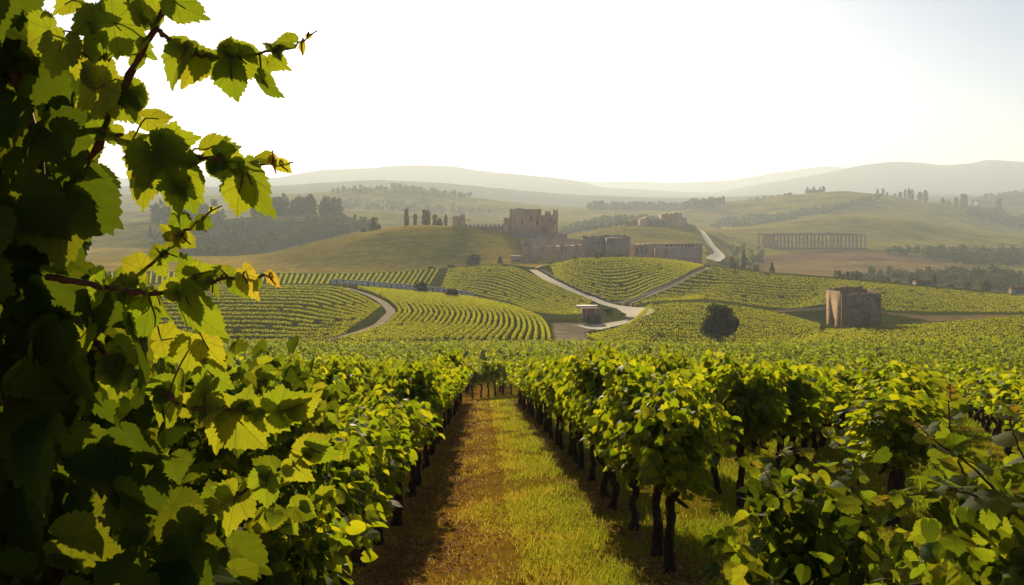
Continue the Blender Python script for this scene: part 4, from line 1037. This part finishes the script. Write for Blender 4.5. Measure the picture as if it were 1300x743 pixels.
def hand_leaves(specs, seed, org, lob=None):
    """specs (stalk x, y, tip x, y, distance, kind): leaves read off one by one; turned a little at random"""
    r_ = np.random.default_rng(seed); P, D, N, Sz = [], [], [], []
    for sx, sy, tx, ty, Y, turn in specs:
        a = world(sx, sy, Y); b_ = world(tx, ty, Y); d = b_ - a; L = np.linalg.norm(d)
        d = d + np.array([0, r_.normal(0, .25) * L, 0])
        # face: mostly towards or away from the lens, turned about the leaf's own axis
        n = np.array([0, -1.0, .25 + r_.normal(0, .2)]); x = unit(np.cross(unit(d), n)); ang = turn + r_.normal(0, .18)
        n = unit(np.cross(x, unit(d))) * math.cos(ang) + x * math.sin(ang)
        P.append(a); D.append(d); N.append(n); Sz.append(L)
    return np.array(P) - org, np.array(D), np.array(N), np.array(Sz)

gx, gy = -1.35, 1.9
gv = empty('grapevine', (gx, gy, g1(gx, gy)), 0, 'huge backlit grapevine filling the left edge with serrated leaves against the sky', 'grapevine')
org = np.array(gv.location[:])
CANES = [
  ([(238, -40, 1.55), (215, 0, 1.55), (196, 38, 1.56), (165, 95, 1.58), (140, 150, 1.6), (116, 196, 1.62), (70, 270, 1.7), (20, 380, 1.8)], .0052, .008),
  ([(198, 36, 1.56), (218, 52, 1.52), (245, 68, 1.5), (272, 73, 1.5), (302, 72, 1.48), (340, 66, 1.46), (372, 60, 1.45), (392, 46, 1.44)], .0045, .0014),
  ([(82, 164, 1.62), (130, 165, 1.6), (160, 176, 1.57), (190, 190, 1.53), (240, 201, 1.5), (280, 203, 1.49), (330, 209, 1.48), (372, 206, 1.47)], .006, .0013),
  ([(120, 372, 1.7), (172, 348, 1.62), (205, 325, 1.58), (235, 297, 1.55), (268, 268, 1.52)], .0045, .0018),
  ([(60, 352, 1.6), (120, 362, 1.55), (180, 372, 1.52), (235, 370, 1.5), (285, 354, 1.48), (312, 351, 1.47), (348, 350, 1.46)], .0065, .002),
  ([(60, 372, 1.75), (105, 415, 1.68), (135, 448, 1.65), (165, 470, 1.63), (205, 498, 1.6), (250, 518, 1.58), (310, 522, 1.56), (372, 518, 1.55)], .006, .002),
  ([(170, 690, 1.9), (225, 660, 1.8), (275, 640, 1.75), (330, 612, 1.7), (365, 590, 1.68), (400, 568, 1.66)], .0065, .002),
  ([(132, 108, 1.62), (128, 60, 1.66), (140, 22, 1.66), (155, 8, 1.68), (172, -12, 1.7)], .004, .003),
  ([(-30, 30, 1.7), (20, 100, 1.72), (45, 180, 1.75), (60, 300, 1.8), (40, 450, 1.85), (60, 620, 1.9), (90, 800, 1.95)], .008, .016),
]
canes = [cane_obj(p_, a, b_, gv, seed=40 + i) for i, (p_, a, b_) in enumerate(CANES)]
HAND = [
  (222, 2, 268, 35, 1.5, .2), (236, 64, 203, 121, 1.5, .5), (252, 70, 238, 127, 1.52, -.4), (279, 70, 243, 47, 1.5, .9), (287, 68, 296, 40, 1.48, .5), (289, 68, 322, 51, 1.48, .3),
  (293, 88, 295, 142, 1.47, .05), (303, 70, 342, 121, 1.47, .9), (332, 100, 360, 138, 1.46, .8), (350, 63, 329, 48, 1.46, .7), (352, 63, 358, 82, 1.45, .4), (350, 62, 368, 59, 1.45, .9),
  (383, 56, 385, 74, 1.44, .6), (390, 47, 399, 41, 1.44, .4), (277, 200, 321, 176, 1.5, .1), (277, 200, 329, 223, 1.49, .2), (212, 182, 264, 174, 1.52, .3), (203, 188, 259, 201, 1.5, .5),
  (197, 194, 239, 271, 1.48, .3), (196, 193, 160, 262, 1.52, .1), (235, 217, 260, 268, 1.5, .2), (190, 224, 180, 280, 1.56, .2), (234, 230, 220, 291, 1.54, .6), (236, 230, 240, 288, 1.55, .3),
  (307, 231, 288, 290, 1.47, .2), (315, 221, 343, 300, 1.46, 1.0), (275, 209, 288, 245, 1.53, .4), (262, 190, 300, 170, 1.56, .2), (347, 206, 351, 220, 1.47, .6), (355, 207, 373, 226, 1.46, .6), (347, 206, 347, 191, 1.47, .4),
  (236, 377, 276, 453, 1.48, .35), (200, 374, 208, 422, 1.52, .7), (190, 390, 138, 436, 1.56, .2), (309, 347, 334, 392, 1.46, .7), (342, 349, 357, 371, 1.45, .7), (245, 350, 226, 314, 1.52, .2), (245, 350, 288, 340, 1.5, .5),
  (245, 436, 226, 492, 1.58, .1), (258, 432, 286, 478, 1.56, .3), (148, 460, 143, 503, 1.6, .5), (205, 432, 250, 425, 1.57, .3), (262, 470, 300, 505, 1.57, .2), (268, 480, 230, 520, 1.6, .1),
  (64, 38, 2, 60, 1.6, .2), (80, 52, 62, 110, 1.56, .1), (128, 43, 74, 76, 1.6, .2), (124, 24, 78, 48, 1.58, .1), (143, 28, 199, 90, 1.55, .9), (180, 26, 178, -20, 1.54, .6), (147, 26, 174, 10, 1.6, .2),
  (133, 106, 97, 69, 1.57, .2), (132, 108, 68, 141, 1.55, .1), (150, 113, 192, 118, 1.6, .2), (150, 128, 184, 162, 1.57, .2), (136, 123, 104, 156, 1.62, .1), (143, 164, 137, 192, 1.63, .2), (100, 60, 80, 110, 1.64, .2),
  (140, 0, 118, 34, 1.62, .4), (95, 0, 60, 20, 1.64, .2), (160, 60, 190, 40, 1.62, .3), (122, 28, 105, -10, 1.63, .4), (186, 150, 226, 152, 1.57, .2), (172, 130, 186, 100, 1.6, .4),
  (268, 268, 280, 262, 1.52, .3), (256, 282, 262, 296, 1.53, .5), (225, 300, 206, 288, 1.55, .6), (232, 300, 250, 322, 1.56, .3), (205, 325, 185, 302, 1.58, .3), (212, 320, 238, 334, 1.57, .4),
  (300, 530, 345, 590, 1.57, .2), (330, 522, 372, 560, 1.55, .4), (352, 520, 408, 498, 1.55, .6), (368, 518, 400, 545, 1.55, .3), (372, 518, 420, 500, 1.54, .8), (290, 520, 262, 585, 1.58, .2), (250, 518, 286, 496, 1.58, .4),
  (310, 522, 318, 480, 1.57, .2), (270, 520, 250, 470, 1.6, .2), (220, 505, 185, 560, 1.6, .1), (340, 605, 330, 660, 1.68, .2), (372, 588, 402, 620, 1.66, .4), (385, 575, 425, 552, 1.66, .3), (395, 570, 440, 588, 1.65, .3), (350, 600, 320, 570, 1.7, .3),
  (300, 628, 290, 690, 1.72, .1), (250, 650, 232, 715, 1.75, .1), (150, 440, 190, 470, 1.62, .5), (155, 470, 110, 520, 1.6, .1), (200, 498, 232, 470, 1.6, .3), (110, 420, 70, 470, 1.62, .1), (180, 372, 150, 400, 1.55, .3), (130, 363, 108, 400, 1.56, .2),
  (290, 352, 268, 330, 1.5, .5), (270, 360, 262, 395, 1.49, .5), (215, 372, 240, 345, 1.52, .6), (160, 370, 140, 335, 1.54, .3), (225, 660, 190, 700, 1.75, .2), (275, 640, 262, 600, 1.74, .3)]
young = {12, 13, 28, 29, 30, 34, 35, 64, 65, 66}
big = [h for i, h in enumerate(HAND) if i not in young]; small = [HAND[i] for i in sorted(young)]
P, D, N, Sz = hand_leaves(big, 3, org)
obj('shoot_leaves', place_leaves(HI[:7], P, D, N, Sz * .80, 4), M_LEAF, gv, smooth=True)
P2, D2, N2, S2 = hand_leaves(small, 5, org)
obj('young_leaves', place_leaves([HI[0], HI[7], HI[3]], P2, D2, N2, S2 * .85, 6), M_YOUNG, gv, smooth=True)
# stalks from each leaf to the nearest cane
allc = np.concatenate([c[1] for c in canes]) - org; own = np.repeat(np.arange(len(canes)), [len(c[1]) for c in canes]); stalks = {}
for p_, d in list(zip(P, D)) + list(zip(P2, D2)):
    dd = np.linalg.norm(allc - p_, axis=1); w_ = np.argmin(dd)
    if dd.min() < .16: stalks.setdefault(own[w_], MB()).tube(smooth_path(np.array([allc[w_], (p_ + allc[w_]) / 2 + (0, 0, .008), p_, p_ + unit(d) * .02]), 7), np.linspace(.0020, .0012, 7), 5)
for w_, mb in stalks.items():
    o_ = canes[w_][0]; n0 = len(o_.data.vertices); vv = np.empty(n0 * 3, np.float32); o_.data.vertices.foreach_get('co', vv)
    lv = np.empty(len(o_.data.loops), np.int32); o_.data.loops.foreach_get('vertex_index', lv)
    me = mesh_np('cane', np.concatenate([vv.reshape(-1, 3)] + mb.V), [lv.reshape(-1, 4), np.array(mb.P) + n0])
    me.materials.append(M_CANE); me.polygons.foreach_set('use_smooth', np.ones(len(me.polygons), bool)); o_.data = me
# small leaves along the thin twigs
r_ = np.random.default_rng(77); Pt, Dt, Nt, St = [], [], [], []
for ci, k0, step in ((0, 2, 2), (1, 6, 4), (2, 6, 3), (3, 3, 3), (4, 10, 3), (5, 8, 2), (7, 2, 2), (6, 8, 3)):
    C_ = canes[ci][1]
    for k in range(k0, len(C_) - 1, step):
        a = r_.uniform(0, 6.28); w_ = r_.normal(0, .004, 3)
        Pt.append(C_[k] + w_ - org); Dt.append((math.cos(a), r_.normal(0, .35), math.sin(a) * .8 - .25)); Nt.append((r_.normal(0, .4), -1, .35 + r_.normal(0, .3)))
        St.append(r_.uniform(.026, .055) * np.interp(k / len(C_), [0, .75, 1], [1.1, .9, .45]))
obj('shoot_leaves', place_leaves(HI[:7], np.array(Pt), np.array(Dt), np.array(Nt), np.array(St), 78), M_LEAF, gv, smooth=True)
# the dense body of the vine, its inner shade painted by a darker leaf
r_ = np.random.default_rng(21)
edge_y = [-60, 0, 60, 120, 170, 240, 300, 360, 450, 560, 650, 743, 900]
edge_x = [45, 42, 62, 80, 112, 130, 112, 150, 185, 230, 275, 330, 400]
Pp, Dp, Np = [], [], []
while len(Pp) < 1250:
    py = r_.uniform(-80, 1000); e_ = np.interp(py, edge_y, edge_x)
    px = r_.uniform(-190, e_) ; Y = r_.uniform(1.5, 2.6)
    if px > e_ - 45 and r_.random() < .35: continue
    if py < 150 and r_.random() < .25: continue
    p_ = world(px, py, 1.75); p_ = p_ * (Y / 1.75) if False else np.array([p_[0] * Y / 1.75, Y, p_[2] * Y / 1.75])
    if p_[2] < g1(p_[0], p_[1]) + .5: continue
    Pp.append(p_); a = r_.uniform(0, 6.28)
    Dp.append((.75 * math.cos(a), .6 * math.sin(a), r_.normal(-.75, .4))); Np.append((r_.normal(0, .55), -1 + r_.normal(0, .5), .35 + r_.normal(0, .3)))
obj('foliage', place_leaves(HI[:7], np.array(Pp) - org, np.array(Dp), np.array(Np), r_.uniform(.06, .118, len(Pp)), 8), M_SHADELEAF, gv, smooth=True)
# lower skirt running on into the row, in the same shade-darkened leaf
Pp, Dp, Np = [], [], []
while len(Pp) < 2900:
    Y = r_.uniform(2.1, 4.6); X = row_x(-1.42)(Y) + np.clip(r_.normal(0, .26), -.6, .36); z = g1(X, Y) + r_.uniform(.8, 2.05) * (1 if r_.random() < .9 else 1.08)
    Pp.append((X, Y, z)); a = r_.uniform(0, 6.28)
    Dp.append((.8 * math.cos(a), .6 * math.sin(a), r_.normal(-.6, .4))); Np.append((r_.normal(.15, .6), -.4 + r_.normal(0, .6), .7 + r_.normal(0, .4)))
obj('foliage', place_leaves(HI[:7], np.array(Pp) - org, np.array(Dp), np.array(Np), r_.uniform(.032, .072, len(Pp)), 9), M_SHADELEAF, gv, smooth=True)
Pp, Dp, Np = [], [], []
for k in range(75):                                         # lit young shoots rising out of the skirt
    Y = r_.uniform(2.3, 5.0); X = row_x(-1.42)(Y) + r_.normal(.05, .2); z = g1(X, Y) + r_.uniform(1.35, 1.95); dx, dy = r_.normal(.12, .16), r_.normal(0, .16)
    for t in np.linspace(0, 1, 11):
        a = r_.uniform(0, 6.28); Pp.append((X + dx * t + .03 * math.cos(a), Y + dy * t + .03 * math.sin(a), z + .30 * t - .12 * t * t))
        Dp.append((.8 * math.cos(a), .6 * math.sin(a), r_.normal(-.35, .4))); Np.append((r_.normal(.15, .5), -.7 + r_.normal(0, .5), .6 + r_.normal(0, .4)))
obj('shoot_leaves', place_leaves(HI[:7], np.array(Pp) - org, np.array(Dp), np.array(Np), r_.uniform(.035, .075, len(Pp)), 10), M_LEAF, gv, smooth=True)
tk = vine_trunk(901, 10, 0).build('trunk', M_BARK, gv, smooth=True); tk.scale = (1.15, 1.15, 1.15)

# ------------------------------------------------------------------ the close grapevines at the right
def close_vine(X, Y, label, n, canes_px, spread, seed, hgt=(.75, 1.75)):
    r_ = np.random.default_rng(seed)
    e = empty('grapevine', (X, Y, g1(X, Y)), 0, label, 'grapevine'); o_ = np.array(e.location[:])
    cs = [cane_obj(p_, a, b_, e, seed=seed + i) for i, (p_, a, b_) in enumerate(canes_px)]
    Pp, Dp, Np = [], [], []
    while len(Pp) < n:
        x = r_.normal(0, spread[0]); y = r_.normal(0, spread[1]); z = r_.uniform(*hgt)
        z -= .35 * (x / spread[0]) ** 2 * .3
        Pp.append((x, y, z)); a = r_.uniform(0, 6.28)
        Dp.append((.8 * math.cos(a), .6 * math.sin(a), r_.normal(-.5, .45))); Np.append((r_.normal(-.1, .6), -.35 + r_.normal(0, .6), .8 + r_.normal(0, .4)))
    obj('foliage', place_leaves(HI[:7], np.array(Pp), np.array(Dp), np.array(Np), r_.uniform(.045, .095, n), seed), M_SHADELEAF, e, smooth=True)  # body leaves coloured dark to look shaded
    Ps, Ds, Ns, Ss, Yi = [], [], [], [], []
    for o2, Pc in cs:                                        # leaves in alternate pairs along each cane
        for k in range(4, len(Pc), 3):
            t = unit(Pc[min(k + 1, len(Pc) - 1)] - Pc[k - 1]); sd = unit(np.cross(t, (0, 0, 1.0))) * (1 if (k // 3) % 2 else -1)
            st = Pc[k] + sd * .02 + (0, 0, .015)
            Ps.append(st - o_); Ds.append(sd + t * .5 + np.array([0, 0, r_.normal(-.1, .4)])); Ns.append((r_.normal(0, .4), -.5 + r_.normal(0, .4), .9)); Ss.append(np.interp(k / len(Pc), [0, .7, 1], [.095, .08, .035]) * r_.uniform(.8, 1.15))
    for k in range(n // 3):  # upper leaves in the lighter copy, painting a sunlit top
        x, y = r_.normal(0, spread[0]), r_.normal(0, spread[1] * .8); a = r_.uniform(0, 6.28)
        Ps.append((x, y, r_.uniform(hgt[0] + (hgt[1] - hgt[0]) * .55, hgt[1] + .04) - .12 * (x / spread[0]) ** 2)); Ds.append((.8 * math.cos(a), .6 * math.sin(a), r_.normal(-.4, .4)))
        Ns.append((r_.normal(-.1, .5), -.8 + r_.normal(0, .5), .5 + r_.normal(0, .4))); Ss.append(r_.uniform(.045, .09))
    obj('shoot_leaves', place_leaves(HI[:7], np.array(Ps), np.array(Ds), np.array(Ns), np.array(Ss), seed + 1), M_LEAF, e, smooth=True)
    Py, Dy, Ny = [], [], []
    for o2, Pc in cs:
        for k in range(4):
            Py.append(Pc[-1 - k] - o_); a = r_.uniform(0, 6.28); Dy.append((math.cos(a), math.sin(a), .4)); Ny.append((r_.normal(0, .4), -.6, .8))
    obj('young_leaves', place_leaves([HI[0], HI[7], HI[3]], np.array(Py), np.array(Dy), np.array(Ny), r_.uniform(.022, .04, len(Py)), seed), M_YOUNG, e, smooth=True)
    vine_trunk(seed, 9, 0).build('trunk', M_BARK, e, smooth=True)
    return e
close_vine(1.86, 3.05, 'large close grapevine in the lower right corner with reddish young shoots', 820,
  [([(1330, 690, 3.0), (1290, 650, 2.95), (1230, 590, 2.9), (1190, 562, 2.85), (1165, 540, 2.8)], .006, .002),
   ([(1250, 640, 3.0), (1215, 580, 2.95), (1205, 520, 2.95), (1206, 488, 2.95)], .005, .0018),
   ([(1300, 660, 2.8), (1260, 640, 2.7), (1200, 622, 2.65), (1150, 628, 2.6), (1120, 636, 2.6)], .005, .002),
   ([(1340, 640, 2.9), (1310, 600, 2.85), (1285, 545, 2.85), (1280, 515, 2.85)], .005, .0018)], (.36, .40), 61, (.55, 1.62))
close_vine(1.48, 4.45, 'grapevine with bright arching shoots between the tall vine and the lower right corner', 560,
  [([(1110, 640, 4.4), (1070, 612, 4.3), (1040, 590, 4.25), (1010, 572, 4.2), (985, 580, 4.15)], .006, .002),
   ([(1090, 620, 4.5), (1085, 590, 4.5), (1060, 560, 4.5), (1045, 548, 4.5)], .005, .002),
   ([(1060, 650, 4.3), (1020, 640, 4.2), (990, 625, 4.15), (965, 590, 4.1)], .005, .0018)], (.24, .26), 67, (.62, 1.50))

# ------------------------------------------------------------------ grass and litter
def blades(n, Yf, Xf, h, w, seed, dens=None):
    r_ = np.random.default_rng(seed); X, Y = Xf(r_, n), Yf(r_, n)
    return X, Y
r_ = np.random.default_rng(31)
n = 800000
Y = 3.2 + (50 - 3.2) * r_.random(n) ** 1.7
px = r_.uniform(330, 1330, n); X = (px - CX) / F * Y
s = X + 0.0327 * (Y - 8.7)
und = np.minimum(np.abs(s + 1.2), np.abs(s - 1.55))
patch = .35 + np.sin(X * 2.1 + 1.3 * np.sin(Y * .7)) + np.sin(Y * 1.15 + X * .8) + .8 * np.sin(X * 5.3 - Y * 2.7)
wgt = np.clip(.30 + .26 * patch, .06, 1) * np.clip((und - .12) / .45, .06, 1)
wgt *= np.clip(1.1 + .9 * np.sin(X * 3.3 + np.sin(Y * 1.9) * 1.4) * np.sin(Y * 1.45 + 1.1 * np.sin(X * 2.2)), .12, 1.3)
wgt *= np.where((s > .05) & (s < 1.2), 1.6, np.where((s > -1) & (s < .05), .75, .9)) * np.where(np.abs(s + .02) < .12, .5, 1)
keep = r_.random(n) < wgt; X, Y, s = X[keep], Y[keep], s[keep]; m = len(X)
h = r_.gamma(3.0, .0135, m) * np.where(s > .05, 1.05, .72) * np.interp(Y, [3, 15, 50], [1, 1.1, 1.5]) + .015
wd = np.interp(Y, [3, 15, 50], [.0018, .004, .012]) * r_.uniform(.7, 1.4, m); a = r_.uniform(0, 6.28, m); ln_ = r_.normal(0, .55, (m, 2)) * h[:, None]
base = np.stack([X, Y, gz(X, Y) - .005], 1); sx = np.stack([np.cos(a) * wd, np.sin(a) * wd, 0 * a], 1)
mid = base + np.concatenate([ln_ * .35, (h * .62)[:, None]], 1); tip = base + np.concatenate([ln_, h[:, None]], 1)
V = np.stack([base - sx, base + sx, mid + sx * .7, mid - sx * .7, tip], 1).reshape(-1, 3); o5 = np.arange(m)[:, None] * 5
GR, nt, nd, ln = newmat('grass_blades')
geo = nd.new('ShaderNodeNewGeometry'); tc = nd.new('ShaderNodeTexCoord'); sp = nd.new('ShaderNodeSeparateXYZ'); ln.new(tc.outputs['Object'], sp.inputs[0])
sc_ = math_node(nd, ln, 'ADD', sp.outputs[0], math_node(nd, ln, 'MULTIPLY', sp.outputs[1], 0.0327))      # across the track
half = math_node(nd, ln, 'MULTIPLY', math_node(nd, ln, 'SUBTRACT', sc_, 0.15), 0.55)
nz = noise(nd, ln, 1.1, 5, tc.outputs['Object'])
fac = math_node(nd, ln, 'ADD', math_node(nd, ln, 'ADD', math_node(nd, ln, 'MULTIPLY', geo.outputs['Random Per Island'], .4), math_node(nd, ln, 'ADD', math_node(nd, ln, 'MULTIPLY', half, .55), .04)), math_node(nd, ln, 'MULTIPLY', math_node(nd, ln, 'SUBTRACT', nz.outputs['Fac'], .28), 1.25))
rd = ramp(nd, [(0.15, (0.30, 0.18, 0.05)), (0.42, (0.26, 0.19, 0.045)), (0.6, (0.13, 0.13, 0.018)), (0.95, (0.06, 0.085, 0.012))]); ln.new(fac, rd.inputs[0])
df = nd.new('ShaderNodeBsdfDiffuse'); tr = nd.new('ShaderNodeBsdfTranslucent'); ln.new(rd.outputs[0], df.inputs[0])
rt = ramp(nd, [(0.15, (0.62, 0.37, 0.06)), (0.42, (0.66, 0.46, 0.05)), (0.6, (0.56, 0.50, 0.03)), (0.95, (0.36, 0.42, 0.02))]); ln.new(fac, rt.inputs[0]); ln.new(rt.outputs[0], tr.inputs[0])
mx = nd.new('ShaderNodeMixShader'); mx.inputs[0].default_value = .5; ln.new(df.outputs[0], mx.inputs[1]); ln.new(tr.outputs[0], mx.inputs[2])
o = nd.new('ShaderNodeOutputMaterial'); ln.new(mx.outputs[0], o.inputs[0])
g_ = obj('grass', mesh_np('grass', V, [np.array([(0, 1, 2, 3)]) + o5, np.array([(3, 2, 4)]) + o5]), GR)
tag(g_, 'patchy green and straw coloured grass on the track and between the rows', 'grass', kind='stuff')

n = 80000
Y = 3.2 + 44 * r_.random(n) ** 1.6; side = r_.integers(0, 3, n)
s = np.where(side == 0, -1.0 + r_.normal(0, .38, n), np.where(side == 1, 1.5 + r_.normal(0, .30, n), r_.uniform(-1, 4.5, n)))
cl = np.sin(Y * 3.1 + s * 4) + np.sin(Y * 1.3 - s * 2.2); keep = (cl > -.3) & ((side < 2) | (r_.random(n) < .35)); Y, s = Y[keep], s[keep]; m = len(Y)
X = s - 0.0327 * (Y - 8.7); P = np.stack([X, Y, gz(X, Y) + r_.random(m) ** 3 * .05 + .006], 1)
DEAD = leaf_mat('dead_leaf', [(0.12, 0.05, 0.014), (0.25, 0.11, 0.03), (0.42, 0.24, 0.07)], [(0.22, 0.09, 0.02), (0.36, 0.16, 0.03), (0.5, 0.28, 0.05)], .3, rough=.8)
lit = obj('fallen_leaves', place_leaves(LO, P, r_.normal(0, 1, (m, 3)) * (1, 1, .35), r_.normal(0, .45, (m, 3)) + (0, 0, 1), np.interp(Y, [3, 15, 47], [.016, .024, .045]) * r_.uniform(.6, 1.4, m), 12), DEAD)
tag(lit, 'brown fallen leaves and dry litter along the foot of the vine rows', 'leaf litter', kind='stuff')

for x, y, h, w, Yb, lab in [(700, 338, 5, 8, 470, 'low bush at the foot of the castle lower wall by the path'), (757, 327, 6, 9, 474, 'dark bush under the castle right wall'), (764, 327, 8, 7, 476, 'taller dark bush beside the end bastion'),
                        (786, 327, 5, 10, 478, 'round bush at the foot of the end bastion'), (730, 329, 4, 8, 474, 'small bush in the middle of the castle lower wall foot')]:
    tree('bush', x, y, h, w, 440, 500, lab, 'bushes at the castle foot', Yfix=Yb)
